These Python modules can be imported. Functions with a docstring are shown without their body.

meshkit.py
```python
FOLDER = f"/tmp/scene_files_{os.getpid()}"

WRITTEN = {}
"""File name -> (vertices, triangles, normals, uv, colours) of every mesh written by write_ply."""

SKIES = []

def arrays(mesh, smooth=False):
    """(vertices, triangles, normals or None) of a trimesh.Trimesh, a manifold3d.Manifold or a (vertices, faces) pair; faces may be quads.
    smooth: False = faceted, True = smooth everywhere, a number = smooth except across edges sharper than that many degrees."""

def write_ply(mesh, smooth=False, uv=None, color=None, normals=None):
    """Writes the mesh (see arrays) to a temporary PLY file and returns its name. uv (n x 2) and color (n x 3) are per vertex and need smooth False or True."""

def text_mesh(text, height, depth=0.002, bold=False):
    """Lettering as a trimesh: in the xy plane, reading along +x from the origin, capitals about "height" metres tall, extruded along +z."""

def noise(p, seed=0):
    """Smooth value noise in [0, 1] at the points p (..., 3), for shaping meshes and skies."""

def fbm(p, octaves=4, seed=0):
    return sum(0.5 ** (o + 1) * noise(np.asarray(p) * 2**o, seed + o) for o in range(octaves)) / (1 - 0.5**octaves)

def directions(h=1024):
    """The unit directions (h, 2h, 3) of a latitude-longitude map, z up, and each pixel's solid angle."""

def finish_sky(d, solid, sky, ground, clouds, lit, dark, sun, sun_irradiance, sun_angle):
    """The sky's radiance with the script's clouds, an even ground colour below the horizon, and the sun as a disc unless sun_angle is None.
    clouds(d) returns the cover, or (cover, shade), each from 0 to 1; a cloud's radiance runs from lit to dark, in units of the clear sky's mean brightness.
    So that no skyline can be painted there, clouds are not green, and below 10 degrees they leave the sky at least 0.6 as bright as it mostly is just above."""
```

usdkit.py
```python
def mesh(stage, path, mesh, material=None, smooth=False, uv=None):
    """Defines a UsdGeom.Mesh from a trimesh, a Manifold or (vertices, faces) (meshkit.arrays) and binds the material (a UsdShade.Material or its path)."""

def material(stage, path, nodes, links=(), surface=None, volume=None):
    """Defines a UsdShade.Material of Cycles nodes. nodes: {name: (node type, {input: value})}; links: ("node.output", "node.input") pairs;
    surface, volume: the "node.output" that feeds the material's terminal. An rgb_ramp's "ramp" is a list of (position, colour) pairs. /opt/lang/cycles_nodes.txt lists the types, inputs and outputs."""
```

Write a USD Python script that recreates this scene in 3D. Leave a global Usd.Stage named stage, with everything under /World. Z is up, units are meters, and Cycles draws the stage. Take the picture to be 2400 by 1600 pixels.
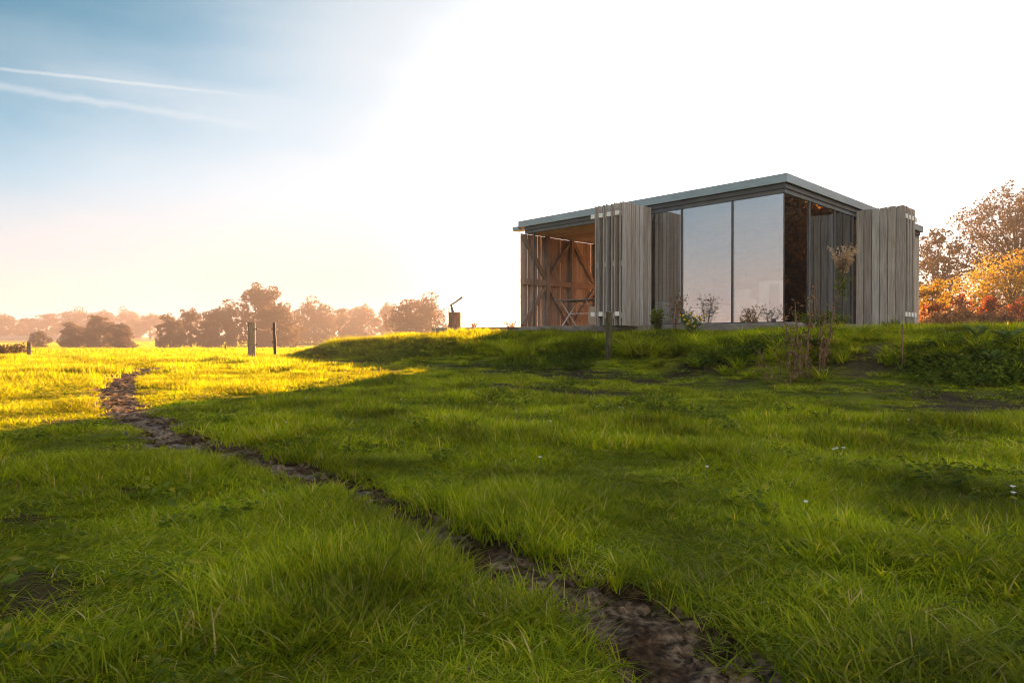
import math, numpy as np, trimesh, usdkit, meshkit
from pxr import Usd, UsdGeom, UsdLux, UsdShade, Sdf, Gf, Vt

stage = Usd.Stage.CreateInMemory()
UsdGeom.SetStageUpAxis(stage, UsdGeom.Tokens.z)
UsdGeom.SetStageMetersPerUnit(stage, 1.0)
stage.SetDefaultPrim(UsdGeom.Xform.Define(stage, '/World').GetPrim())
UsdGeom.Scope.Define(stage, '/World/Looks')

# ------------------------------------------------------------------ camera, sky, sun, exposure
EYE, F, HORIZON = 0.70, 1541.0, 788.0          # metres; pixels of the 2400 wide photograph
cam = UsdGeom.Camera.Define(stage, '/World/camera')
cam.AddTranslateOp().Set((0, 0, EYE))
cam.AddRotateXOp().Set(90 - math.degrees(math.atan((800 - HORIZON) / F)))
cam.CreateHorizontalApertureAttr(36.0)
cam.CreateFocalLengthAttr(36.0 * F / 2400)
cam.CreateClippingRangeAttr((0.05, 20000.0))
cam.CreateExposureAttr(4.35)

VEIL = 1.52
SUN_AZ, SUN_EL = math.radians(17.0), math.radians(11.0)   # azimuth clockwise from +y
SUN = np.array([math.sin(SUN_AZ) * math.cos(SUN_EL), math.cos(SUN_AZ) * math.cos(SUN_EL), math.sin(SUN_EL)])
sun = UsdLux.DistantLight.Define(stage, '/World/sun')
sun.AddRotateZOp().Set(-math.degrees(SUN_AZ))
sun.AddRotateXOp().Set(-(90 - math.degrees(SUN_EL)) )
sun.CreateIntensityAttr(0.5)
sun.CreateAngleAttr(0.5)
sun.CreateNormalizeAttr(True)
sun.CreateColorAttr((0.92, 0.475, 0.22))


def M(name, nodes, links=(), surface=None, volume=None):
    return usdkit.material(stage, '/World/Looks/' + name, nodes, links, surface, volume)


def sky_dir(px, py):
    d = np.array([(px - 1200) / F, 1.0, (HORIZON - py) / F])
    return d / np.linalg.norm(d)


def trail(tag, a, b, width, strength, nodes, links, src, fade0, fade1):
    """a contrail: a soft band along a great circle, broken by noise, thinning out towards the sun."""
    da, db = sky_dir(*a), sky_dir(*b)
    n = np.cross(da, db); n /= np.linalg.norm(n)
    t = db - da * (da @ db); t /= np.linalg.norm(t)
    nodes.update({
        tag + 'd': ('vector_math', {'math_type': 'dot_product', 'vector2': tuple(n)}),
        tag + 'wob': ('noise_texture', {'scale': 34.0, 'detail': 7.0, 'roughness': 0.72}),
        tag + 'w2': ('math', {'math_type': 'multiply_add', 'value2': width * 1.6, 'value3': -width * 0.8}),
        tag + 'dd': ('math', {'math_type': 'add'}),
        tag + 'abs': ('math', {'math_type': 'absolute'}),
        tag + 'band': ('map_range', {'range_type': 'smoothstep', 'from_min': 0.0, 'from_max': width, 'to_min': strength, 'to_max': 0.0, 'clamp': True}),
        tag + 'al': ('vector_math', {'math_type': 'dot_product', 'vector2': tuple(t)}),
        tag + 'fade': ('map_range', {'range_type': 'smoothstep', 'from_min': fade0, 'from_max': fade1, 'to_min': 1.0, 'to_max': 0.0, 'clamp': True}),
        tag + 'm': ('math', {'math_type': 'multiply'}), tag + 'm3': ('math', {'math_type': 'multiply'}),
        tag + 'fad2': ('map_range', {'range_type': 'smoothstep', 'from_min': -0.35, 'from_max': -0.05, 'to_min': 0.0, 'to_max': 1.0, 'clamp': True}),
    })
    links += [(src, tag + 'd.vector1'), (src, tag + 'wob.vector'), (tag + 'wob.fac', tag + 'w2.value1'), (tag + 'd.value', tag + 'dd.value1'), (tag + 'w2.value', tag + 'dd.value2'),
              (tag + 'dd.value', tag + 'abs.value1'), (tag + 'abs.value', tag + 'band.value'), (src, tag + 'al.vector1'), (tag + 'al.value', tag + 'fade.value'),
              (tag + 'band.result', tag + 'm.value1'), (tag + 'fade.result', tag + 'm.value2'),
              (tag + 'al.value', tag + 'fad2.value'), (tag + 'm.value', tag + 'm3.value1'), (tag + 'fad2.result', tag + 'm3.value2')]
    return tag + 'm3.value'


gaz, gel = math.radians(-70), math.radians(55)
GAP = np.array([math.sin(gaz) * math.cos(gel), math.cos(gaz) * math.cos(gel), math.sin(gel)])   # the middle of the clear part of the sky
sky_nodes = {
    'tc': ('texture_coordinate', {}),
    'sky': ('sky_texture', {'sky_type': 'single_scattering', 'sun_disc': False, 'sun_elevation': SUN_EL, 'sun_rotation': SUN_AZ, 'altitude': 0.0, 'air_density': 0.28, 'aerosol_density': 0.8, 'ozone_density': 3.0}),
    'teal': ('hsv', {'hue': 0.445, 'saturation': 1.5, 'value': 0.21}),
    'map': ('mapping', {'scale': (1.0, 1.6, 5.0)}),
    'n': ('noise_texture', {'scale': 2.0, 'detail': 5.0, 'roughness': 0.55}),
    'nm': ('map_range', {'from_min': 0.3, 'from_max': 0.7, 'to_min': -0.035, 'to_max': 0.035}),
    'gd': ('vector_math', {'math_type': 'dot_product', 'vector2': tuple(GAP)}), 'gs': ('math', {'math_type': 'add'}),
    'gap': ('rgb_ramp', {'ramp': [(0.38, (0.97, 0.97, 0.97)), (0.48, (0.92, 0.92, 0.92)), (0.55, (0.82, 0.82, 0.82)), (0.605, (0.66, 0.66, 0.66)), (0.65, (0.48, 0.48, 0.48)), (0.69, (0.31, 0.31, 0.31)), (0.73, (0.16, 0.16, 0.16)), (0.79, (0.0, 0.0, 0.0))]}),
    'gapv': ('rgb_to_bw', {}),
    'xyz': ('separate_xyz', {}),
    'low': ('map_range', {'range_type': 'smoothstep', 'from_min': 0.0, 'from_max': 0.42, 'to_min': 0.92, 'to_max': 0.0, 'clamp': True}),
    'col': ('rgb_ramp', {'ramp': [(0.0, (0.69, 0.48, 0.39)), (0.08, (0.68, 0.54, 0.46)), (0.20, (0.60, 0.61, 0.62)), (0.32, (0.61, 0.62, 0.63)), (1.0, (0.62, 0.62, 0.63))]}),
    'sd': ('vector_math', {'math_type': 'dot_product', 'vector2': tuple(SUN)}),          # thin cloud scatters light forward: it brightens towards the sun
    'sr': ('map_range', {'range_type': 'smoothstep', 'from_min': 0.86, 'from_max': 1.0, 'to_min': VEIL, 'to_max': VEIL * 1.5, 'clamp': True}),
    'lum': ('vector_math', {'math_type': 'scale'}),
    'mx': ('math', {'math_type': 'maximum'}), 'add1': ('math', {'math_type': 'add'}), 'add2': ('math', {'math_type': 'add', 'use_clamp': True}),
    'cloud': ('mix_color', {'blend_type': 'mix', 'use_clamp': False}),
    'bg': ('background_shader', {'strength': 0.05}),
}
sky_links = [('tc.generated', 'map.vector'), ('map.vector', 'n.vector'), ('n.fac', 'nm.value'), ('tc.generated', 'gd.vector1'), ('gd.value', 'gs.value1'), ('nm.result', 'gs.value2'), ('gs.value', 'gap.fac'), ('gap.color', 'gapv.color'),
             ('tc.generated', 'xyz.vector'), ('xyz.z', 'low.value'), ('xyz.z', 'col.fac'), ('col.color', 'lum.vector1'), ('tc.generated', 'sd.vector1'), ('sd.value', 'sr.value'), ('sr.result', 'lum.scale'), ('gapv.val', 'mx.value1'), ('low.result', 'mx.value2')]
t1 = trail('ta', (0, 163), (480, 215), 0.0034, 0.24, sky_nodes, sky_links, 'tc.generated', 0.05, 0.36)
t2 = trail('tb', (0, 205), (420, 270), 0.0075, 0.20, sky_nodes, sky_links, 'tc.generated', 0.05, 0.36)
sky_links += [(t1, 'add1.value1'), (t2, 'add1.value2'), ('add1.value', 'add2.value1'), ('mx.value', 'add2.value2'),
              ('sky.color', 'teal.color'), ('teal.color', 'cloud.a'), ('lum.vector', 'cloud.b'), ('add2.value', 'cloud.fac'), ('cloud.result', 'bg.color')]
dome = UsdLux.DomeLight.Define(stage, '/World/sky')
UsdShade.MaterialBindingAPI.Apply(dome.GetPrim()).Bind(M('sky', sky_nodes, sky_links, surface='bg.background'))
dome.GetPrim().SetCustomDataByKey('kind', 'structure')

# ------------------------------------------------------------------ helpers
used = {}


def numbered(parent, name):
    k = (parent, name)
    used[k] = used.get(k, -1) + 1
    return name if used[k] == 0 else f'{name}_{used[k]:03d}'


def tag(p, label=None, cat=None, group=None, kind=None):
    p = p.GetPrim()
    for k, v in (('label', label), ('category', cat), ('group', group), ('kind', kind)):
        if v:
            p.SetCustomDataByKey(k, v)
    return p


def path_of(parent):
    return '/World' if parent is None else str(parent.GetPath())


LEAFY, PER = set(), {}          # leaf materials; vertices per blade of a mesh of blades (a leaf has 4)


def tone(m, mesh):
    """one random number per leaf or blade, for its colour."""
    n = len(m.GetPointsAttr().Get())
    per = PER.get(id(mesh[0]), 4)
    PER['n'] = PER.get('n', 0) + 1
    t = np.repeat(np.random.default_rng(n + PER['n']).random(n // per + 1), per)[:n]
    UsdGeom.PrimvarsAPI(m).CreatePrimvar('tone', Sdf.ValueTypeNames.FloatArray, 'vertex').Set(Vt.FloatArray.FromNumpy(t.astype(np.float32)))


def obj(name, mesh, mat, parent=None, smooth=False):
    base = path_of(parent)
    m = usdkit.mesh(stage, base + '/' + numbered(base, name), mesh, mat, smooth)
    if str(mat.GetPath()) in LEAFY:
        tone(m, mesh)
    return m.GetPrim()


def place(prim, loc=(0, 0, 0), rz=0.0, scale=(1, 1, 1)):
    x = UsdGeom.Xformable(prim)
    x.ClearXformOpOrder()
    t, r, s = x.AddTranslateOp(), x.AddRotateZOp(), x.AddScaleOp()
    t.Set(Gf.Vec3d(*map(float, loc))); r.Set(float(rz)); s.Set(Gf.Vec3f(*map(float, scale)))
    return prim


def thing(name, label, cat, loc=(0, 0, 0), rz=0.0, group=None, scale=(1, 1, 1)):
    x = UsdGeom.Xform.Define(stage, '/World/' + numbered('/World', name)).GetPrim()
    place(x, loc, rz, scale)
    return tag(x, label, cat, group)


def copy_of(proto, label, loc, rz=0.0, scale=(1, 1, 1), group=None, cat=None, name=None):
    base = name or proto.GetName().rstrip('0123456789').rstrip('_')
    x = UsdGeom.Xform.Define(stage, '/World/' + numbered('/World', base)).GetPrim()
    x.GetReferences().AddInternalReference(proto.GetPath())
    x.SetInstanceable(True)
    place(x, loc, rz, scale)
    was = proto.GetCustomData()
    return tag(x, label, cat or was.get('category'), group or was.get('group'))


class MB:
    def __init__(self):
        self.v, self.f, self.n = [], [], 0

    def add(self, v, f):
        v, f = np.asarray(v, float), np.asarray(f, int)
        self.v.append(v); self.f.append(f + self.n); self.n += len(v)
        return self

    def tm(self, m):
        return self.add(m.vertices, m.faces)

    def box(self, x0, x1, y0, y1, z0, z1, bevel=0.0):
        if bevel <= 0:
            m = trimesh.creation.box(bounds=[[x0, y0, z0], [x1, y1, z1]])
        else:
            c, h = np.array([(x0 + x1) / 2, (y0 + y1) / 2, (z0 + z1) / 2]), np.array([x1 - x0, y1 - y0, z1 - z0]) / 2
            b = min(bevel, h.min() * 0.45)
            pts = []
            for sx in (-1, 1):
                for sy in (-1, 1):
                    for sz in (-1, 1):
                        for k in range(3):
                            q = h - b; q[k] = h[k]
                            pts.append(c + q * (sx, sy, sz))
            m = trimesh.convex.convex_hull(np.array(pts))
        return self.tm(m)

    def bar(self, a, b, w, t, up=(0, 0, 1)):
        """a rectangular bar from a to b: w across (side direction), t thick along 'up' made square to it."""
        a, b, up = np.asarray(a, float), np.asarray(b, float), np.asarray(up, float)
        d = b - a; L = np.linalg.norm(d); d /= L
        side = np.cross(up, d); side /= np.linalg.norm(side)
        up2 = np.cross(d, side)
        v = [p + side * w / 2 * i + up2 * t / 2 * j for p in (a, b) for i in (-1, 1) for j in (-1, 1)]
        f = [[0, 1, 3], [0, 3, 2], [4, 6, 7], [4, 7, 5], [0, 4, 5], [0, 5, 1], [2, 3, 7], [2, 7, 6], [0, 2, 6], [0, 6, 4], [1, 5, 7], [1, 7, 3]]
        return self.add(v, f)

    def tube(self, pts, radii, n=6, cap=True):
        pts = np.asarray(pts, float); radii = np.broadcast_to(np.asarray(radii, float), (len(pts),))
        d = np.gradient(pts, axis=0); d /= np.maximum(np.linalg.norm(d, axis=1, keepdims=True), 1e-9)
        ref = np.array([0.0, 0, 1]) if abs(d[0][2]) < 0.8 else np.array([1.0, 0, 0])
        v, f = [], []
        for p, dd, r in zip(pts, d, radii):
            a = np.cross(ref, dd); a /= max(np.linalg.norm(a), 1e-9)
            b = np.cross(dd, a)
            ang = np.arange(n) * 2 * np.pi / n
            v.append(p + r * (np.cos(ang)[:, None] * a + np.sin(ang)[:, None] * b))
        for i in range(len(pts) - 1):
            for k in range(n):
                a0, a1 = i * n + k, i * n + (k + 1) % n
                f += [[a0, a1, a1 + n], [a0, a1 + n, a0 + n]]
        v = np.vstack(v)
        if cap:
            v = np.vstack([v, pts[0], pts[-1]])
            e = len(v) - 2
            for k in range(n):
                f.append([e, (k + 1) % n, k])
                o = (len(pts) - 1) * n
                f.append([e + 1, o + k, o + (k + 1) % n])
        return self.add(v, f)

    def leaves(self, c, size, rng, aspect=0.55, up_bias=0.0, dirs=None):
        """diamond leaves folded along the midrib, two triangles each."""
        c = np.asarray(c, float); n = len(c)
        size = np.broadcast_to(np.asarray(size, float), (n,))[:, None]
        nrm = rng.normal(size=(n, 3)); nrm[:, 2] = nrm[:, 2] + up_bias * np.sign(nrm[:, 2])
        nrm /= np.linalg.norm(nrm, axis=1, keepdims=True)
        a = rng.normal(size=(n, 3)) if dirs is None else dirs + 0.25 * rng.normal(size=(n, 3))
        a -= nrm * (a * nrm).sum(1, keepdims=True); a /= np.maximum(np.linalg.norm(a, axis=1, keepdims=True), 1e-9)
        b = np.cross(nrm, a)
        fold = 0.12 * size * nrm
        v = np.stack([c - a * size * 0.5, c + b * size * aspect * 0.5 + fold, c + a * size * 0.5, c - b * size * aspect * 0.5 + fold], 1).reshape(-1, 3)
        k = np.arange(n)[:, None] * 4
        return self.add(v, np.vstack([k + [0, 2, 1], k + [0, 3, 2]]))

    def mesh(self):
        return np.vstack(self.v), np.vstack(self.f)

    def build(self, name, mat, parent=None, smooth=False):
        return obj(name, self.mesh(), mat, parent, smooth)


# ------------------------------------------------------------------ materials
def ramp_mat(name, stops, scale=3.0, detail=4.0, rough=0.8, stretch=(1, 1, 1), bump=0.0, bscale=30.0, spec=0.3, rnd=0.0, metallic=0.0, coord='object', roughness=0.6):
    n = {'tc': ('texture_coordinate', {}), 'map': ('mapping', {'scale': stretch}), 'no': ('noise_texture', {'scale': scale, 'detail': detail, 'roughness': roughness}),
         'rp': ('rgb_ramp', {'ramp': stops}), 'p': ('principled_bsdf', {'roughness': rough, 'specular_ior_level': spec, 'metallic': metallic})}
    l = [('tc.' + coord, 'map.vector'), ('map.vector', 'no.vector'), ('no.fac', 'rp.fac')]
    out = 'rp.color'
    if rnd:
        n |= {'oi': ('object_info', {}), 'mr': ('map_range', {'from_min': 0.0, 'from_max': 1.0, 'to_min': 1 - rnd, 'to_max': 1 + rnd}), 'hs': ('hsv', {})}
        l += [('oi.random', 'mr.value'), ('mr.result', 'hs.value'), ('rp.color', 'hs.color')]
        out = 'hs.color'
    l.append((out, 'p.base_color'))
    if bump:
        n |= {'nb': ('noise_texture', {'scale': bscale, 'detail': 3.0}), 'bu': ('bump', {'strength': bump, 'distance': 0.01})}
        l += [('map.vector', 'nb.vector'), ('nb.fac', 'bu.height'), ('bu.normal', 'p.normal')]
    return M(name, n, l, 'p.BSDF')


def leaf_mat(name, stops, trans=0.45, nscale=0.6, var=0.35, gloss=0.04, through=(1.5, 1.25, 0.8)):
    """leaf-sized faces: per-leaf colour from the ramp, larger light and dark clumps from noise, light shining through."""
    LEAFY.add('/World/Looks/' + name)
    n = {'g': ('geometry', {}), 'at': ('attribute', {'attribute': 'tone'}), 'rp': ('rgb_ramp', {'ramp': stops}), 'no': ('noise_texture', {'scale': nscale, 'detail': 3.0}),
         'mr': ('map_range', {'from_min': 0.3, 'from_max': 0.7, 'to_min': 1 - var, 'to_max': 1 + var, 'clamp': True}), 'hs': ('hsv', {}),
         'd': ('diffuse_bsdf', {}), 't': ('translucent_bsdf', {}), 'mx': ('mix_closure', {'fac': trans}), 'gl': ('glossy_bsdf', {'roughness': 0.45, 'color': (0.9, 0.9, 0.9)}), 'm2': ('mix_closure', {'fac': gloss})}
    n['tt'] = ('mix_color', {'blend_type': 'multiply', 'use_clamp': False, 'fac': 1.0, 'b': through})   # light through a leaf is yellower than light off it
    l = [('at.fac', 'rp.fac'), ('g.position', 'no.vector'), ('no.fac', 'mr.value'), ('mr.result', 'hs.value'), ('rp.color', 'hs.color'),
         ('hs.color', 'd.color'), ('hs.color', 'tt.a'), ('tt.result', 't.color'), ('d.BSDF', 'mx.closure1'), ('t.BSDF', 'mx.closure2'), ('mx.closure', 'm2.closure1'), ('gl.BSDF', 'm2.closure2')]
    return M(name, n, l, 'm2.closure')


mat = {}
mat['grass'] = leaf_mat('grass', [(0, (0.09, 0.15, 0.003)), (0.25, (0.20, 0.275, 0.005)), (0.6, (0.32, 0.38, 0.008)), (0.89, (0.43, 0.43, 0.014)), (0.935, (0.48, 0.39, 0.10)), (1, (0.64, 0.52, 0.27))], 0.5, 1.3, 0.55, 0.012, (1.95, 1.7, 0.5))
mat['nettle'] = leaf_mat('nettle', [(0, (0.06, 0.10, 0.010)), (0.5, (0.12, 0.17, 0.016)), (0.9, (0.20, 0.24, 0.03)), (1, (0.28, 0.24, 0.05))], 0.45, 1.2, 0.35, 0.012)
mat['weed'] = leaf_mat('weed_leaf', [(0, (0.09, 0.15, 0.015)), (0.7, (0.17, 0.23, 0.02)), (1, (0.34, 0.32, 0.04))], 0.5, 1.2, 0.3, 0.012)
mat['oak'] = leaf_mat('oak_leaf', [(0, (0.03, 0.03, 0.016)), (0.6, (0.06, 0.05, 0.026)), (1, (0.10, 0.07, 0.032))], 0.4, 0.5, 0.3)
mat['far'] = leaf_mat('far_leaf', [(0, (0.045, 0.042, 0.022)), (0.6, (0.075, 0.062, 0.032)), (1, (0.12, 0.082, 0.038))], 0.4, 0.15, 0.35)
mat['yellow'] = leaf_mat('yellow_leaf', [(0, (0.11, 0.11, 0.008)), (0.5, (0.24, 0.20, 0.014)), (0.85, (0.34, 0.24, 0.015)), (1, (0.34, 0.14, 0.015))], 0.55, 0.8, 0.3)
mat['red'] = leaf_mat('red_leaf', [(0, (0.12, 0.035, 0.015)), (0.6, (0.26, 0.06, 0.02)), (1, (0.34, 0.18, 0.03))], 0.55, 0.8, 0.3)
mat['dry'] = leaf_mat('dry_leaf', [(0, (0.14, 0.08, 0.035)), (0.6, (0.26, 0.16, 0.08)), (1, (0.40, 0.28, 0.16))], 0.35, 2.0, 0.3)
mat['fluff'] = leaf_mat('seed_fluff', [(0, (0.40, 0.30, 0.23)), (1, (0.68, 0.56, 0.46))], 0.5, 4.0, 0.2)
mat['broad'] = leaf_mat('broad_leaf', [(0, (0.12, 0.19, 0.06)), (0.6, (0.18, 0.27, 0.08)), (1, (0.30, 0.36, 0.06))], 0.4, 2.0, 0.25, 0.02)
mat['bark'] = ramp_mat('bark', [(0.3, (0.05, 0.035, 0.025)), (0.7, (0.14, 0.10, 0.075))], 6, 5, 0.9, (1, 1, 0.25), 0.8, 12)
mat['stem'] = ramp_mat('dry_stem', [(0.3, (0.11, 0.055, 0.03)), (0.7, (0.28, 0.16, 0.09))], 8, 3, 0.8)
mat['greenstem'] = ramp_mat('green_stem', [(0.3, (0.05, 0.09, 0.02)), (0.7, (0.12, 0.16, 0.05))], 8, 3, 0.8)
BOARDS = {}
for fam, base_, wob, st in (('grey', [(0.19, 0.165, 0.14), (0.34, 0.305, 0.27), (0.48, 0.445, 0.405)], 0.07, (6, 6, 0.35)), ('brown', [(0.28, 0.225, 0.185), (0.43, 0.36, 0.305), (0.55, 0.475, 0.415)], 0.05, (6, 6, 0.4))):
    BOARDS[fam] = []
    for k_, (lum, warm) in enumerate([(1.0, 0.0), (0.80, 1.0), (1.16, -0.4), (0.90, 0.4), (1.06, 0.8), (0.70, 0.5)]):
        tint = np.array([1 + wob * warm, 1.0, 1 - wob * warm]) * lum
        BOARDS[fam].append(ramp_mat(f'{fam}_board_{k_}', [(p_, tuple(np.array(c_) * tint)) for p_, c_ in zip((0.25, 0.5, 0.75), base_)], 5.0, 6, 0.82, st, 0.5, 14))
    mat[fam] = BOARDS[fam][0]
brng = np.random.default_rng(44)


def pick(fam):
    return BOARDS[fam][brng.integers(0, 6)]


mat['beam'] = ramp_mat('brown_beam', [(0.3, (0.20, 0.15, 0.115)), (0.7, (0.37, 0.29, 0.23))], 4.0, 6, 0.75, (3, 3, 1.0), 0.4, 14, rnd=0.15)
mat['ply'] = ramp_mat('plywood', [(0.3, (0.30, 0.185, 0.085)), (0.7, (0.46, 0.30, 0.15))], 3.0, 5, 0.6, (1, 1, 4.0), 0.1, 20)
mat['zinc'] = ramp_mat('zinc', [(0.3, (0.24, 0.30, 0.325)), (0.7, (0.33, 0.40, 0.425))], 1.6, 4, 0.42, (1, 1, 3), metallic=0.55, spec=0.5)
mat['darkmetal'] = ramp_mat('dark_metal', [(0.3, (0.055, 0.055, 0.055)), (0.7, (0.09, 0.09, 0.09))], 3, 3, 0.45, spec=0.5)
mat['rail'] = ramp_mat('grey_rail', [(0.3, (0.10, 0.105, 0.11)), (0.7, (0.15, 0.155, 0.16))], 3, 3, 0.5)
mat['hedge'] = leaf_mat('hedge_leaf', [(0, (0.10, 0.06, 0.02)), (0.6, (0.20, 0.12, 0.04)), (1, (0.30, 0.18, 0.05))], 0.5, 0.5, 0.3)
mat['alu'] = ramp_mat('bracket_white', [(0.3, (0.70, 0.70, 0.69)), (0.7, (0.82, 0.82, 0.81))], 5, 3, 0.4, spec=0.5)
mat['concrete'] = ramp_mat('concrete', [(0.3, (0.16, 0.14, 0.115)), (0.7, (0.30, 0.27, 0.23))], 4, 6, 0.9, (1, 1, 1), 0.5, 20)
mat['post'] = ramp_mat('post_wood', [(0.3, (0.06, 0.055, 0.028)), (0.55, (0.15, 0.125, 0.075)), (0.75, (0.27, 0.23, 0.16))], 6, 6, 0.9, (5, 5, 0.7), 0.8, 12)
mat['palepost'] = ramp_mat('pale_post_wood', [(0.3, (0.11, 0.085, 0.05)), (0.55, (0.24, 0.19, 0.125)), (0.75, (0.34, 0.28, 0.20))], 6, 6, 0.9, (5, 5, 0.7), 0.8, 12)
mat['oldpost'] = ramp_mat('old_post_wood', [(0.3, (0.035, 0.032, 0.014)), (0.6, (0.10, 0.085, 0.045)), (0.8, (0.16, 0.13, 0.08))], 6, 6, 0.9, (5, 5, 0.7), 0.8, 12)
mat['blackpost'] = ramp_mat('black_plastic', [(0.3, (0.012, 0.012, 0.012)), (0.7, (0.03, 0.028, 0.025))], 8, 3, 0.5)
mat['wire'] = ramp_mat('wire', [(0.3, (0.12, 0.11, 0.10)), (0.7, (0.20, 0.19, 0.17))], 8, 2, 0.5, metallic=0.3)
mat['log'] = ramp_mat('log_bark', [(0.3, (0.12, 0.07, 0.045)), (0.7, (0.32, 0.21, 0.15))], 7, 6, 0.9, (3, 3, 0.6), 1.0, 10)
mat['logtop'] = ramp_mat('log_cut', [(0.3, (0.36, 0.25, 0.16)), (0.7, (0.52, 0.38, 0.26))], 9, 4, 0.85)
mat['steel'] = ramp_mat('axe_steel', [(0.3, (0.10, 0.09, 0.08)), (0.7, (0.25, 0.24, 0.23))], 9, 3, 0.4, metallic=0.8)
mat['greyfab'] = ramp_mat('grey_fabric', [(0.3, (0.13, 0.13, 0.14)), (0.7, (0.18, 0.18, 0.19))], 30, 3, 0.95)
mat['palefab'] = ramp_mat('pale_fabric', [(0.3, (0.66, 0.62, 0.58)), (0.7, (0.74, 0.70, 0.66))], 20, 3, 0.95)
mat['white'] = ramp_mat('white_paint', [(0.3, (0.74, 0.73, 0.71)), (0.7, (0.82, 0.81, 0.79))], 6, 3, 0.5)
mat['greypanel'] = ramp_mat('grey_panel', [(0.3, (0.16, 0.17, 0.18)), (0.7, (0.22, 0.23, 0.24))], 6, 3, 0.4)
mat['petal'] = ramp_mat('white_petal', [(0.3, (0.75, 0.75, 0.72)), (0.7, (0.85, 0.85, 0.82))], 6, 3, 0.7)
mat['yolk'] = ramp_mat('yellow_flower', [(0.3, (0.65, 0.36, 0.02)), (0.7, (0.80, 0.50, 0.03))], 6, 3, 0.7)
mat['canvas'] = ramp_mat('canvas', [(0.3, (0.42, 0.33, 0.24)), (0.7, (0.55, 0.44, 0.33))], 20, 3, 0.95)

mat['glass'] = M('window_glass', {
    'fr': ('fresnel', {'IOR': 1.5}), 'mr': ('map_range', {'from_min': 0.0, 'from_max': 1.0, 'to_min': 0.28, 'to_max': 1.0}),
    't': ('transparent_bsdf', {'color': (0.95, 0.96, 0.95)}), 'g': ('glossy_bsdf', {'roughness': 0.0, 'color': (0.97, 0.98, 1.0)}), 'mx': ('mix_closure', {})},
    [('fr.fac', 'mr.value'), ('mr.result', 'mx.fac'), ('t.BSDF', 'mx.closure1'), ('g.BSDF', 'mx.closure2')], 'mx.closure')

mat['ground'] = M('ground_soil', {
    'g': ('geometry', {}), 'a': ('attribute', {'attribute': 'soil'}), 'n1': ('noise_texture', {'scale': 1.1, 'detail': 6.0}), 'n2': ('noise_texture', {'scale': 14.0, 'detail': 5.0}),
    'r1': ('rgb_ramp', {'ramp': [(0.3, (0.08, 0.105, 0.006)), (0.55, (0.15, 0.17, 0.008)), (0.75, (0.20, 0.19, 0.02))]}),
    'r2': ('rgb_ramp', {'ramp': [(0.3, (0.022, 0.013, 0.007)), (0.6, (0.06, 0.038, 0.022)), (0.8, (0.12, 0.08, 0.05))]}),
    'mx': ('mix_color', {}), 'b': ('bump', {'strength': 0.8, 'distance': 0.03}), 'p': ('principled_bsdf', {'roughness': 0.95, 'specular_ior_level': 0.1})},
    [('g.position', 'n1.vector'), ('g.position', 'n2.vector'), ('n1.fac', 'r1.fac'), ('n2.fac', 'r2.fac'), ('a.fac', 'mx.fac'), ('r1.color', 'mx.a'), ('r2.color', 'mx.b'),
     ('mx.result', 'p.base_color'), ('n2.fac', 'b.height'), ('b.normal', 'p.normal')], 'p.BSDF')
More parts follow.
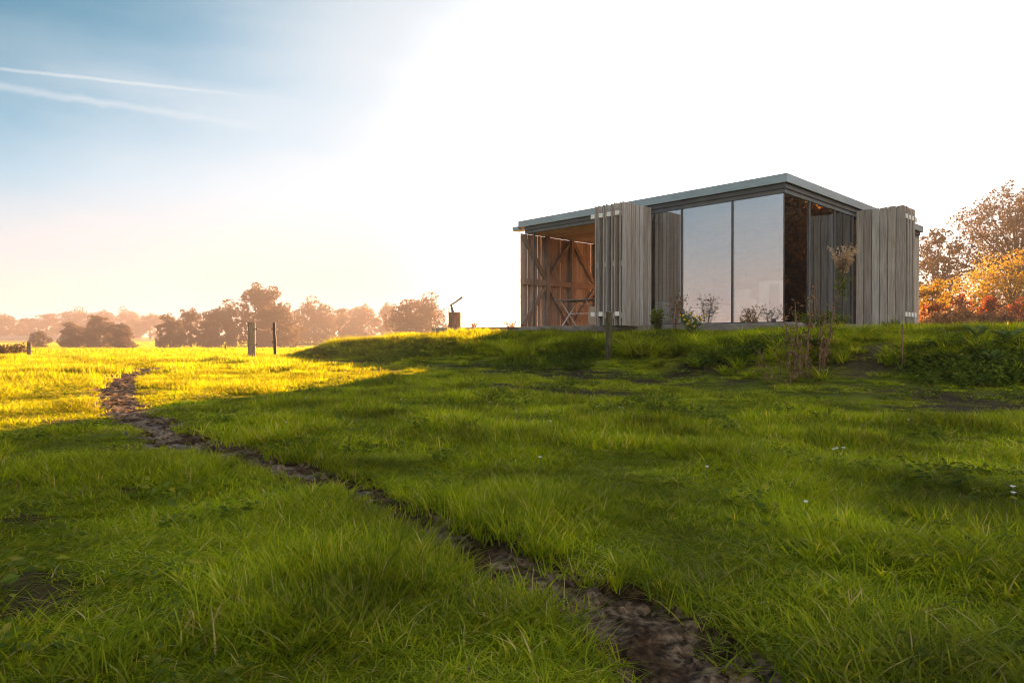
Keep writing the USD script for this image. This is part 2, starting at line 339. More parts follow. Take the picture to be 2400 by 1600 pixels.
mat['mud'] = M('mud', {
    'g': ('geometry', {}), 'n1': ('noise_texture', {'scale': 38.0, 'detail': 6.0, 'roughness': 0.65}), 'n2': ('noise_texture', {'scale': 60.0, 'detail': 6.0, 'roughness': 0.7}), 'n3': ('noise_texture', {'scale': 5.0, 'detail': 5.0}),
    'r1': ('rgb_ramp', {'ramp': [(0.36, (0.018, 0.009, 0.004)), (0.50, (0.066, 0.036, 0.018)), (0.64, (0.13, 0.077, 0.042))]}),
    'r2': ('rgb_ramp', {'ramp': [(0.38, (0.018, 0.010, 0.005)), (0.47, (0.10, 0.060, 0.034)), (0.62, (0.31, 0.215, 0.135))]}),
    'pm': ('map_range', {'from_min': 0.43, 'from_max': 0.53, 'to_min': 0.0, 'to_max': 1.0, 'clamp': True}), 'mx': ('mix_color', {}),
    'mr': ('map_range', {'from_min': 0.0, 'from_max': 1.0, 'to_min': 0.9, 'to_max': 0.36}),
    'b': ('bump', {'strength': 1.0, 'distance': 0.015}), 'p': ('principled_bsdf', {'specular_ior_level': 0.1})},
    [('g.position', 'n1.vector'), ('g.position', 'n2.vector'), ('g.position', 'n3.vector'), ('n1.fac', 'r1.fac'), ('n1.fac', 'r2.fac'), ('n3.fac', 'pm.value'), ('pm.result', 'mx.fac'), ('r1.color', 'mx.a'), ('r2.color', 'mx.b'),
     ('mx.result', 'p.base_color'), ('pm.result', 'mr.value'), ('mr.result', 'p.roughness'), ('n2.fac', 'b.height'), ('b.normal', 'p.normal')], 'p.BSDF')

# ------------------------------------------------------------------ terrain
C = np.array([5.43, 13.0])                              # the pavilion's near corner
U = np.array([-0.690, 0.7236]); U /= np.linalg.norm(U)   # along the left (living room) front
V = np.array([-U[1] * -1, U[0] * -1]); V = np.array([U[1], -U[0]])   # along the right front
DECK = EYE + 0.265


def house(x, y):
    """local metres: a along V from the corner, s along U."""
    dx, dy = x - C[0], y - C[1]
    return dx * V[0] + dy * V[1], dx * U[0] + dy * U[1]


def world(a, s):
    p = C + a * V + s * U
    return p[0], p[1]


def ss(x, a, b):
    t = np.clip((x - a) / (b - a), 0, 1)
    return t * t * (3 - 2 * t)


def px_ground(px, py):
    d = EYE * F / (py - HORIZON)
    return np.array([(px - 1200) / F * d, d])


PATH_PX = [(1760, 1700), (1665, 1590), (1455, 1410), (1235, 1325), (1060, 1235), (905, 1165), (765, 1118), (620, 1080), (470, 1040), (365, 1005), (305, 968), (280, 930), (284, 895), (318, 872), (400, 861), (560, 852)]
pw = np.array([px_ground(*p) for p in PATH_PX])
pt = np.concatenate([[0], np.cumsum(np.linalg.norm(np.diff(pw, axis=0), axis=1))])
ptt = np.arange(0, pt[-1], 0.05)
from scipy.interpolate import PchipInterpolator
from scipy.spatial import cKDTree
PATH = np.stack([PchipInterpolator(pt, pw[:, k])(ptt) for k in (0, 1)], 1)
PATH_W = 0.132 + 0.025 * np.sin(ptt * 2.1) + 0.015 * np.sin(ptt * 5.3 + 1) + 0.09 * ss(PATH[:, 1], 2.5, 4.5) + 0.07 * ss(PATH[:, 1], 5, 9) + 0.2 * ss(PATH[:, 1], 10.5, 13)    # half width
ptree = cKDTree(PATH)

PATCHES = [(60, 1395, 0.16), (120, 1430, 0.12), (330, 1045, 0.20), (200, 985, 0.28), (300, 1150, 0.12), (1330, 918, 0.9), (1250, 905, 0.7), (820, 868, 1.0), (2330, 960, 0.7), (2050, 905, 0.8), (1650, 890, 0.7), (30, 1220, 0.1)]
patches = [(*px_ground(a, b), r) for a, b, r in PATCHES]


def path_near(x, y):
    d, i = ptree.query(np.stack([x, y], -1).reshape(-1, 2))
    return (d / PATH_W[i]).reshape(np.shape(x))


def fb(x, y, sc, seed, octv=3):
    return meshkit.fbm(np.stack([x / sc, y / sc, np.zeros_like(x)], -1), octv, seed) - 0.5


def height(x, y, fine=True):
    x, y = np.asarray(x, float), np.asarray(y, float)
    a, s = house(x, y)
    r = np.hypot(x, y)
    base = np.interp(y, [-2000, 22, 60, 115, 160, 230, 400, 2000], [0, 0, -0.55, -1.35, -1.25, -0.35, 0.0, 0.0])
    base = base + 0.9 * fb(x, y, 60, 3) * ss(r, 30, 120)
    w = -a + 0.5 * fb(x, y, 2.6, 11) * ss(-a, 0.8, 2.2)
    prof = np.interp(w, [-60, -30, 0.4, 1.9, 2.5, 3.0, 3.5, 4.1, 5.2, 6.0], [0, 0.80, 0.80, 0.64, 0.55, 0.36, 0.17, 0.07, 0.015, 0])
    end = np.interp(s + 0.5 * fb(x, y, 2.0, 12), [-60, -40, 9, 10.8, 12.7, 13.5, 14.5, 15.3], [0, 1, 1, 0.93, 0.88, 0.72, 0.2, 0.0])
    z = base + prof * end
    if fine:
        nearf = 1 - ss(r, 25, 60)
        z = z + nearf * (0.10 * fb(x, y, 1.3, 21) + 0.05 * fb(x, y, 0.4, 22, 2)) * np.where(w < 0.5, 0.15, 1.0) * np.where(r < 2.2, 0.6, 1)
        p = path_near(x, y)
        z = z - 0.055 * (1 - ss(p, 0.75, 1.35))
    return z


def soil_mask(x, y):
    p = path_near(x, y)
    m = 1 - ss(p, 0.9, 1.3)
    for cx, cy, r in patches:
        d = np.hypot((x - cx) / 1.6, y - cy) / r + 0.9 * fb(x, y, 0.35, 31)
        m = np.maximum(m, 0.9 * (1 - ss(d, 0.55, 1.0)))
    a, s = house(x, y)
    w = -a
    band = ss(w, 3.6, 4.1) * (1 - ss(w, 4.6, 5.5)) * (s < 13)
    m = np.maximum(m, band * np.clip(0.85 + 2.6 * fb(x, y, 0.9, 32), 0, 1))
    return np.clip(m, 0, 1)


def axis_points(fine, mid, coarse, far):
    out = [np.arange(0, fine[0], fine[1]), np.arange(fine[0], mid[0], mid[1]), np.arange(mid[0], coarse[0], coarse[1])]
    x, st = coarse[0], coarse[1]
    g = []
    while x < far:
        g.append(x); st *= 1.13; x += st
    return np.concatenate(out + [np.array(g), [far]])


px_ = axis_points((6, 0.07), (13, 0.13), (34, 0.5), 1500)
py_ = axis_points((9, 0.07), (25, 0.12), (70, 0.6), 1500)
nx_ = -px_[1:][::-1]
gx = np.concatenate([nx_, px_])
gy = np.concatenate([-axis_points((1.5, 0.15), (6, 0.5), (20, 2), 1500)[1:][::-1], py_])
X, Y = np.meshgrid(gx, gy)
Z = height(X, Y)
nx, ny = len(gx), len(gy)
idx = np.arange(nx * ny).reshape(ny, nx)
q = np.stack([idx[:-1, :-1], idx[:-1, 1:], idx[1:, 1:], idx[1:, :-1]], -1).reshape(-1, 4)
ground = usdkit.mesh(stage, '/World/ground', (np.stack([X, Y, Z], -1).reshape(-1, 3), q), mat['ground'], True)
UsdGeom.PrimvarsAPI(ground).CreatePrimvar('soil', Sdf.ValueTypeNames.FloatArray, 'vertex').Set(Vt.FloatArray.FromNumpy(soil_mask(X, Y).ravel().astype(np.float32)))
tag(ground, 'grassy pasture ground with a raised bank under the pavilion', 'ground', kind='structure')

# the trodden mud path: a sheet with clods and hoof prints
nn = 25
tang = np.gradient(PATH, axis=0); tang /= np.linalg.norm(tang, axis=1, keepdims=True)
nor = np.stack([-tang[:, 1], tang[:, 0]], 1)
fine_t = np.linspace(0, len(PATH) - 1, len(PATH) * 3)
pc = np.stack([np.interp(fine_t, np.arange(len(PATH)), PATH[:, k]) for k in (0, 1)], 1)
pn = np.stack([np.interp(fine_t, np.arange(len(PATH)), nor[:, k]) for k in (0, 1)], 1)
pwid = np.interp(fine_t, np.arange(len(PATH)), PATH_W)
acr = np.linspace(-1.35, 1.35, nn)
PX = pc[:, None, 0] + pn[:, None, 0] * acr * pwid[:, None]
PY = pc[:, None, 1] + pn[:, None, 1] * acr * pwid[:, None]
base = height(PX, PY)
inside = np.clip(1.25 - np.abs(acr), 0, 0.6) / 0.6
PZ = base + 0.004 + inside * (0.012 + 0.05 * fb(PX, PY, 0.11, 41, 3) + 0.085 * np.maximum(fb(PX, PY, 0.04, 42, 3) - 0.03, 0)) - (1 - np.minimum(inside * 3, 1)) * 0.02
idx = np.arange(PX.size).reshape(PX.shape)
q = np.stack([idx[:-1, :-1], idx[:-1, 1:], idx[1:, 1:], idx[1:, :-1]], -1).reshape(-1, 4)[:, ::-1]
p_ = obj('dirt_path', (np.stack([PX, PY, PZ], -1).reshape(-1, 3), q), mat['mud'], smooth=True)
tag(p_, 'narrow trodden mud path winding across the pasture', 'path', kind='structure')

# terrace slab under the pavilion and out to the chopping block
ROT = math.degrees(math.atan2(V[1], V[0]))


def slab_prim():
    b = MB()
    b.box(-0.42, 9.8, -0.42, 11.1, -0.17, -0.004, 0.02)
    b.box(-0.32, 9.7, -0.32, 11.0, -0.6, -0.172)
    o = b.build('terrace', mat['concrete'])
    place(o, (C[0], C[1], DECK), ROT)
    tag(o, 'low grey concrete terrace slab the pavilion stands on', 'terrace', kind='structure')


slab_prim()

# ------------------------------------------------------------------ the pavilion (local: x along the right front, y along the left front, z from the deck)
rng = np.random.default_rng(5)
pav = thing('timber_pavilion', 'flat roofed timber and glass pavilion with folded grey board shutters', 'house', (C[0], C[1], DECK), ROT)
LX, LY, TOP = 9.2, 7.62, 2.96
FB, GH = 2.785, 2.60            # fascia bottom, glazing head
G = 0.12                        # glass plane behind the roof edge
def board(x0, x1, y0, y1, z0, z1, m, parent, name='board'):
    b = MB(); b.box(x0, x1, y0, y1, z0, z1, 0.004)
    return b.build(name, m, parent)


# roof
b = MB(); b.box(0.03, LX - 0.03, 0.03, LY - 0.03, FB + 0.012, TOP - 0.012, 0.01); roof = b.build('roof', mat['zinc'], pav)
b = MB(); b.box(0, 0.028, 0, LY, FB, TOP, 0.006); b.build('fascia', mat['zinc'], pav)
b = MB(); b.box(0.03, LX, 0, 0.028, FB, TOP, 0.006); b.build('fascia', mat['zinc'], pav)
b = MB(); b.box(0.03, LX, LY - 0.028, LY, FB, TOP, 0.006); b.build('fascia', mat['zinc'], pav)
b = MB(); b.box(LX - 0.028, LX, 0.03, LY - 0.03, FB, TOP, 0.006); b.build('fascia', mat['zinc'], pav)
b = MB(); b.box(0.02, 0.30, LY + 0.003, LY + 0.26, FB - 0.06, FB + 0.045, 0.012); b.build('gutter_end', mat['zinc'], pav)
# head beam below the fascia, in two steps
b = MB(); b.box(0.055, 0.20, 0.055, LY - 0.2, GH + 0.085, FB - 0.002); b.build('head_beam', mat['darkmetal'], pav)
b = MB(); b.box(0.202, LX - 0.1, 0.055, 0.20, GH + 0.085, FB - 0.002); b.build('head_beam', mat['darkmetal'], pav)
b = MB(); b.box(0.085, 0.17, 0.085, LY - 0.2, GH, GH + 0.083); b.build('sliding_rail', mat['rail'], pav)
b = MB(); b.box(0.172, LX - 0.1, 0.085, 0.17, GH, GH + 0.083); b.build('sliding_rail', mat['rail'], pav)
# ceilings, floor, inner walls
b = MB(); b.box(0.21, LX - 0.2, 0.21, 3.95, GH + 0.03, FB - 0.004); b.build('ceiling', mat['ply'], pav)
nb = 23
for k in range(nb):
    x0 = 0.21 + k * 0.38
    b = MB(); b.box(x0, x0 + 0.372, 4.05, LY - 0.06, GH + 0.03, FB - 0.004); b.build('porch_ceiling_board', pick('brown'), pav)
b = MB(); b.box(0.1, LX - 0.1, 0.1, LY - 0.1, -0.002, 0.012); b.build('floor', mat['ply'], pav)
for k in range(4):
    y0 = 0.14 + k * 0.95
    b = MB(); b.box(4.2, 4.24, y0, y0 + 0.942, 0.012, GH + 0.03); b.build('plywood_panel', mat['ply'], pav)
k = 0
x = 0.22
while x < LX - 0.15:
    board(x, x + 0.155, 4.034, 4.058, 0.012, GH + 0.02, pick('brown'), pav, 'porch_wall_board'); x += 0.16
for k in range(4):
    x0 = 0.30 + k * 0.98
    b = MB(); b.box(x0, x0 + 0.972, 3.95, 4.03, 0.012, FB - 0.004); b.build('plywood_panel', mat['ply'], pav)
# glazing
SILL = 0.03
b = MB(); b.box(0.09, 0.15, 0.152, 4.1, 0.0, SILL); b.build('sill', mat['darkmetal'], pav)
b = MB(); b.box(0.09, 4.6, 0.09, 0.15, 0.0, SILL); b.build('sill', mat['darkmetal'], pav)
for y0, y1 in ((0.125, 1.19), (1.235, 2.41), (2.455, 3.9)):
    b = MB(); b.box(G - 0.006, G + 0.006, y0, y1, SILL, GH); b.build('window_pane', mat['glass'], pav)
for x0, x1 in ((0.14, 1.31), (1.355, 2.70), (2.745, 3.82)):
    b = MB(); b.box(x0, x1, G - 0.006, G + 0.006, SILL, GH); b.build('window_pane', mat['glass'], pav)
for y in (1.2125, 2.4325, 3.93):
    b = MB(); b.box(G - 0.028, G + 0.04, y - 0.0215, y + 0.0215, SILL, GH, 0.004); b.build('mullion', mat['darkmetal'], pav)
for x in (1.3325, 2.7225, 3.85):
    b = MB(); b.box(x - 0.0215, x + 0.0215, G - 0.028, G + 0.04, SILL, GH, 0.004); b.build('mullion', mat['darkmetal'], pav)
b = MB(); b.box(G - 0.012, G + 0.012, G - 0.012, G + 0.003, SILL, GH, 0.002); b.build('corner_profile', mat['darkmetal'], pav)
# porch post (thin, dark), far walls
b = MB(); b.box(0.10, 0.15, 7.09, 7.14, 0.012, GH, 0.005); b.build('porch_post', mat['darkmetal'], pav)


# end wall of upright boards with light between them
x = 0.03
while x < 4.6:
    w_ = rng.uniform(0.105, 0.15); g_ = rng.choice([0.004, 0.006, 0.010, 0.020])
    board(x, x + w_, LY - 0.085 + rng.uniform(-0.003, 0.003), LY - 0.06, -0.03 + rng.uniform(-0.01, 0.01), GH + 0.02, pick('brown'), pav, 'wall_board')
    x += w_ + g_
for px0 in (1.05, 2.12, 3.25):
    b = MB(); b.box(px0 - 0.055, px0 + 0.055, LY - 0.20, LY - 0.09, 0.012, GH + 0.02, 0.006); b.build('wall_post', mat['beam'], pav)
for x0, x1 in ((0.06, 0.99), (1.11, 2.06), (2.18, 3.19)):
    b = MB(); b.box(x0, x1, LY - 0.17, LY - 0.09, 1.19, 1.36, 0.006); b.build('wall_rail', mat['beam'], pav)
for k, (x0, x1) in enumerate(((0.06, 0.99), (1.11, 2.06), (2.18, 3.19))):
    lo = (x0, 0.05, x1, 1.17) if k % 2 == 0 else (x0, 1.17, x1, 0.05)
    up = (x0, 2.56, x1, 1.38) if k % 2 == 0 else (x0, 1.38, x1, 2.56)
    for (xa, za, xb, zb) in (lo, up):
        b = MB(); b.bar((xa, LY - 0.13, za), (xb, LY - 0.13, zb), 0.12, 0.07, (0, 1, 0)); b.build('wall_brace', mat['beam'], pav)
# back wall of the porch, back and right walls
x = 4.75
while x < LX - 0.1:
    board(x, min(x + 0.14, LX - 0.08), 0.085, 0.11, -0.03, GH + 0.02, pick('grey'), pav, 'wall_board'); x += 0.148
y = 0.12
while y < 3.9:
    board(LX - 0.12, LX - 0.095, y, y + 0.14, -0.03, FB - 0.004, pick('grey'), pav, 'wall_board'); y += 0.148
x = 4.75
while x < LX - 0.2:
    board(x, x + 0.14, LY - 0.085, LY - 0.06, -0.03, GH + 0.02, pick('grey'), pav, 'wall_board'); x += 0.148

# shutters: leaves folded out square to the fronts, standing in a stack
ST, SB = 2.725, -0.03


def shutter(axis, at, inner, outer, first):
    """a leaf: ledgers + upright boards + white hinge brackets at its outer edge. axis 'x': leaf spans x (left front), sits at y=at."""
    b = MB()

    def bx(bb, l0, l1, t0, t1, z0, z1, bev=0.004):
        return bb.box(l0, l1, t0, t1, z0, z1, bev) if axis == 'x' else bb.box(t0, t1, l0, l1, z0, z1, bev)
    for z0 in (0.14, 1.30, 2.42):
        bx(b, outer + 0.02, inner - 0.02, at + 0.026, at + 0.062, z0, z0 + 0.12)
    sh = b.build('shutter', mat['brown'], pav)
    n = 7 if axis == 'x' else 6
    wd = (inner - outer) / n
    for k in range(n):
        bb = MB()
        j = rng.uniform(-0.003, 0.003)
        bx(bb, outer + k * wd + 0.007, outer + (k + 1) * wd - 0.007, at + j, at + 0.024 + j, SB + rng.uniform(-0.006, 0.006), ST + rng.uniform(-0.006, 0.006))
        bb.build('shutter_board', pick('grey'), sh)
    bb = MB(); bx(bb, outer + 0.002, outer + 0.05, at + 0.064, at + 0.10, SB + 0.01, ST - 0.01)
    bb.build('edge_stile', mat['grey'], sh)
    for z0 in (0.19, 2.44):
        bb = MB(); bx(bb, outer - 0.014, outer + 0.03, at + 0.104, at + 0.212, z0, z0 + 0.10, 0.006)
        bb.build('hinge_bracket', mat['alu'], sh)


for k in range(4):
    shutter('x', 3.20 + k * 0.232, 0.05, -1.06, k == 0)
for k in range(4):
    shutter('y', 3.90 + k * 0.235, 0.05, -0.98, k == 0)


def hz(a, s, z=0.0):
    """pavilion local -> world point."""
    p = world(a, s)
    return (p[0], p[1], DECK + z)


# ------------------------------------------------------------------ furniture
t = thing('folding_table', 'folding table with crossed metal legs in the open porch', 'table', hz(0.90, 6.05), ROT)
b = MB(); b.box(-0.4, 0.4, -0.65, 0.65, 0.70, 0.725, 0.006); b.build('tabletop', mat['greypanel'], t)
for sy in (-0.45, 0.45):
    for (xa, xb) in ((-0.33, 0.33), (0.33, -0.33)):
        b = MB(); b.tube([(xa, sy + (0.02 if xa > 0 else -0.02), 0.012), (xb, sy + (0.02 if xa > 0 else -0.02), 0.70)], 0.016, 8); b.build('leg', mat['alu'], t)
b = MB(); b.tube([(0, -0.45, 0.36), (0, 0.45, 0.36)], 0.012, 8); b.build('cross_bar', mat['alu'], t)
t = thing('deck_chair', 'folded beige canvas deck chair beside the folding table', 'chair', hz(0.62, 5.30), ROT + 10)
b = MB(); b.bar((0.0, -0.25, 0.02), (0.10, -0.25, 0.62), 0.03, 0.04, (1, 0, 0)); b.build('frame_rail', mat['beam'], t)
b = MB(); b.bar((0.0, 0.25, 0.02), (0.10, 0.25, 0.62), 0.03, 0.04, (1, 0, 0)); b.build('frame_rail', mat['beam'], t)
b = MB()
zz = np.linspace(0.04, 0.52, 10)
vv = np.array([[(z * 0.16 - 0.02 - 0.06 * math.sin(math.pi * (z - 0.04) / 0.5)), y, z] for z in zz for y in (-0.23, 0.23)])
vv2 = vv - [0.006, 0, 0]
ff = [[2 * i, 2 * i + 1, 2 * i + 3] for i in range(9)] + [[2 * i, 2 * i + 3, 2 * i + 2] for i in range(9)]
b.add(vv, ff); b.add(vv2, [f[::-1] for f in ff]); b.build('canvas_seat', mat['canvas'], t)

t = thing('sofa', 'pale sofa behind the wide glass front', 'sofa', hz(1.05, 2.42), ROT)
b = MB(); b.box(-0.4, 0.42, -0.95, 0.95, 0.12, 0.42, 0.04); b.build('seat', mat['palefab'], t)
b = MB(); b.box(0.25, 0.47, -0.95, 0.95, 0.425, 0.82, 0.05); b.build('backrest', mat['palefab'], t)
for sy in (-1, 1):
    b = MB(); b.box(-0.4, 0.42, min(sy * 0.955, sy * 1.10), max(sy * 0.955, sy * 1.10), 0.12, 0.58, 0.04); b.build('armrest', mat['palefab'], t)
for sx in (-0.32, 0.36):
    for sy in (-0.9, 0.9):
        b = MB(); b.box(sx - 0.03, sx + 0.03, sy - 0.03, sy + 0.03, 0.012, 0.118); b.build('leg', mat['beam'], t)


def cushion(label, a, s, rz, w=0.5, h=0.46):
    n = 13
    g = np.linspace(-1, 1, n)
    A, B = np.meshgrid(g, g)
    pinch = 1 - 0.10 * (A ** 2) * (1 - B ** 2) * 0 - 0.08 * ((1 - A ** 2) * (B ** 2) + (1 - B ** 2) * (A ** 2))
    th = 0.085 * np.clip((1 - A ** 4) * (1 - B ** 4), 0, 1) ** 0.6 + 0.004
    v = []
    for sg in (-1, 1):
        v.append(np.stack([sg * th, A * w / 2 * pinch, h / 2 + B * h / 2 * pinch], -1).reshape(-1, 3))
    idx = np.arange(n * n).reshape(n, n)
    q = np.stack([idx[:-1, :-1], idx[:-1, 1:], idx[1:, 1:], idx[1:, :-1]], -1).reshape(-1, 4)
    f = np.vstack([q[:, [0, 1, 2]], q[:, [0, 2, 3]]])
    v = np.vstack(v); v[:, 0] += v[:, 2] * 0.22
    o = obj('cushion', (v, np.vstack([f[:, ::-1], f + n * n])), mat['greyfab'], smooth=True)
    place(o, hz(a, s, 0.43), ROT + rz)
    tag(o, label, 'cushion')


cushion('grey cushion on the sofa, the one farther from the house corner', 1.08, 2.62, 0, 0.62, 0.46)
cushion('grey cushion on the sofa, the one nearer the house corner', 1.08, 1.98, 8, 0.58, 0.44)
t = thing('white_bench', 'low white bench in front of the sofa behind the glass', 'bench', hz(0.42, 2.05), ROT)
b = MB(); b.box(-0.2, 0.2, -0.62, 0.62, 0.19, 0.24, 0.008); b.build('seat', mat['white'], t)
for sy in (-0.58, 0.58):
    b = MB(); b.box(-0.19, 0.19, sy - 0.03, sy + 0.03, 0.012, 0.188, 0.006); b.build('side_panel', mat['white'], t)
b = MB(); b.box(-0.185, -0.165, -0.548, 0.548, 0.02, 0.188); b.build('front_panel', mat['white'], t)
t = thing('white_cabinet', 'low white cabinet with a grey door panel near the glass corner', 'cabinet', hz(0.22, 0.44), ROT)
b = MB(); b.box(0, 0.32, -0.25, 0.25, 0.04, 0.87, 0.01); b.build('body', mat['white'], t)
b = MB(); b.box(-0.014, -0.002, -0.19, 0.02, 0.30, 0.80, 0.004); b.build('door_panel', mat['greypanel'], t)
b = MB(); b.box(0.02, 0.30, -0.22, 0.22, 0.012, 0.039); b.build('plinth', mat['greypanel'], t)
t = thing('side_table', 'small white side table inside the glass corner', 'table', hz(0.33, 0.92), ROT)
b = MB(); b.box(-0.14, 0.14, -0.36, 0.36, 0.19, 0.21, 0.006); b.build('tabletop', mat['white'], t)
for sx in (-0.12, 0.12):
    for sy in (-0.32, 0.32):
        b = MB(); b.bar((sx, sy, 0.012), (sx * 0.8, sy * 0.85, 0.19), 0.025, 0.025, (1, 0, 0)); b.build('leg', mat['white'], t)

# ------------------------------------------------------------------ chopping block and axe
la, ls = 0.05, 10.55
lp = hz(la, ls, -0.004)
t = thing('chopping_block', 'upright log chopping block on the end of the terrace', 'log', lp, 0)
n = 26
ang = np.arange(n) * 2 * np.pi / n
rr = 0.19 * (1 + 0.05 * np.sin(ang * 3 + 1) + 0.03 * np.sin(ang * 7))
rows = []
for z, k in ((0, 1.06), (0.06, 1.02), (0.2, 0.99), (0.36, 1.0), (0.47, 1.0), (0.49, 0.97)):
    rows.append(np.stack([np.cos(ang) * rr * k, np.sin(ang) * rr * k, np.full(n, z)], 1))
v = np.vstack(rows)
f = [[i * n + k, i * n + (k + 1) % n, (i + 1) * n + (k + 1) % n] for i in range(5) for k in range(n)] + [[i * n + k, (i + 1) * n + (k + 1) % n, (i + 1) * n + k] for i in range(5) for k in range(n)]
obj('bark', (v, f), mat['log'], t, smooth=40)
top = np.vstack([rows[-1] + [0, 0, 0.0], [[0, 0, 0.492]]])
obj('cut_top', (top, [[k, (k + 1) % n, n] for k in range(n)]), mat['logtop'], t)
t = thing('axe', 'axe with a wooden handle stuck in the chopping block', 'axe', (lp[0] - 0.09, lp[1] - 0.03, lp[2] + 0.485), 0)
b = MB()
pts = [(0.0, 0, 0.24), (0.11, 0, 0.31), (0.22, 0, 0.39), (0.34, 0, 0.48)]
b.tube(pts, [0.025, 0.022, 0.024, 0.030], 8); b.tube([(0, 0, 0.24), (-0.045, 0, 0.215)], [0.025, 0.022], 8); b.build('handle', mat['log'], t, smooth=40)
hull = trimesh.convex.convex_hull(np.array([(-0.03, -0.022, 0.27), (-0.03, 0.022, 0.27), (0.035, -0.022, 0.25), (0.035, 0.022, 0.25), (-0.012, -0.018, 0.16), (0.05, -0.018, 0.17), (-0.012, 0.018, 0.16), (0.05, 0.018, 0.17), (0.005, -0.002, -0.03), (0.105, -0.002, -0.01), (0.005, 0.002, -0.03), (0.105, 0.002, -0.01)]))
b = MB(); b.tm(hull); b.build('head', mat['steel'], t)


# ------------------------------------------------------------------ fence posts and wires
def post(name, label, x, y, h, r, m, lean=(0, 0), square=False, group=None, knobs=(), sides=12, knob_side=1):
    z0 = float(height(np.array([x]), np.array([y]))[0]) - 0.05
    t = thing(name, label, 'fence post', (x, y, z0), 0, group)
    n = sides
    zs = np.array([0, 0.25, 0.5, 0.75, 0.97, 1.0]) * (h + 0.05)
    pr = np.random.default_rng(int(abs(x * 91 + y * 17)))
    ang = np.arange(n) * 2 * np.pi / n
    ro = r * (1 + pr.uniform(-0.08, 0.08, n))
    rows = [np.stack([np.cos(ang) * ro * (0.93 if k == 5 else 1) + lean[0] * z, np.sin(ang) * ro * (0.93 if k == 5 else 1) + lean[1] * z, np.full(n, z)], 1) for k, z in enumerate(zs)]
    v = np.vstack(rows + [[[lean[0] * zs[-1], lean[1] * zs[-1], zs[-1]]]])
    f = [[i * n + k, i * n + (k + 1) % n, (i + 1) * n + (k + 1) % n] for i in range(5) for k in range(n)] + [[i * n + k, (i + 1) * n + (k + 1) % n, (i + 1) * n + k] for i in range(5) for k in range(n)]
    f += [[5 * n + k, 5 * n + (k + 1) % n, len(v) - 1] for k in range(n)]
    obj('shaft', (v, f), m, t, smooth=40)
    for kz in knobs:
        b = MB()
        s = knob_side
        b.tube([(s * r * 0.9 + lean[0] * kz, 0, kz), (s * (r + 0.035) + lean[0] * kz, 0, kz)], [0.012, 0.012], 8)
        b.tube([(s * (r + 0.03) + lean[0] * kz, 0, kz - 0.025), (s * (r + 0.03) + lean[0] * kz, 0, kz + 0.025)], [0.016, 0.016], 8)
        b.build('insulator', mat['blackpost'], t)
    return np.array([x, y, z0])


gp = px_ground(590, 845)
g0 = post('gate_post', 'thick weathered round wooden gate post at the end of the bank', gp[0], gp[1], 1.10, 0.10, mat['palepost'], knobs=(0.95, 0.5), sides=14)
bp = px_ground(645, 839)
g1 = post('fence_post', 'slim black fence post where the bank begins', bp[0], bp[1], 1.10, 0.045, mat['blackpost'], lean=(-0.03, 0), knobs=(0.95, 0.52), knob_side=-1)
fp = np.array([(1427 - 1200) / F * 12.1, 12.1])
g2 = post('fence_post', 'weathered wooden fence post on the bank in front of the folded shutters', fp[0], fp[1], 0.86, 0.055, mat['oldpost'])
hzg = px_ground(68, 839)
g3 = post('fence_post', 'small wooden post beside the bramble at the far left field edge', hzg[0] * 1.0, hzg[1], 0.52, 0.055, mat['post'])
d = 34.0
g4 = post('fence_post', 'thin distant fence post in the sunlit field below the big tree', (528 - 1200) / F * d, d, 0.5, 0.035, mat['post'])
rp = np.array([(2115 - 1200) / F * 8.6, 8.6])
g5 = post('steel_stake', 'thin rusty steel stake carrying wire on the right of the bank', rp[0], rp[1], 0.60, 0.009, mat['stem'], sides=8)


def wire(label, pts, r=0.0022, sag=0.02):
    b = MB()
    out = []
    for p, q_ in zip(pts[:-1], pts[1:]):
        for t_ in np.linspace(0, 1, 14)[:-1]:
            w_ = np.array(p) * (1 - t_) + np.array(q_) * t_
            w_[2] -= sag * 4 * t_ * (1 - t_)
            out.append(w_)
    out.append(np.array(pts[-1]))
    b.tube(np.array(out), r, 5)
    tag(b.build('fence_wire', mat['wire'], None, True), label, 'wire')


wire('wire strung between the thick gate post and the slim black post', [(g0[0] + 0.14, g0[1], g0[2] + 0.95), (g1[0] - 0.09, g1[1], g1[2] + 0.95)], 0.0008)
bank_end = world(-2.2, 9.6)
wire('upper wire running from the black post along the bank to the wooden post', [(g1[0] - 0.02, g1[1] + 0.05, g1[2] + 0.93), (bank_end[0], bank_end[1], 0.95 + 0.10), (g2[0], g2[1] - 0.06, g2[2] + 0.80)], 0.0010, 0.05)
rx = (2500 - 1200) / F * 6.4
wire('upper wire from the wooden post on the bank to the right', [(g2[0], g2[1] - 0.06, g2[2] + 0.72), (g5[0], g5[1], g5[2] + 0.60), (rx, 6.4, EYE + 0.05)], 0.0007)
wire('lower wire from the wooden post on the bank to the right', [(g2[0], g2[1] - 0.06, g2[2] + 0.32), (g5[0], g5[1], g5[2] + 0.32), (rx, 6.4, EYE - 0.24)], 0.0007)


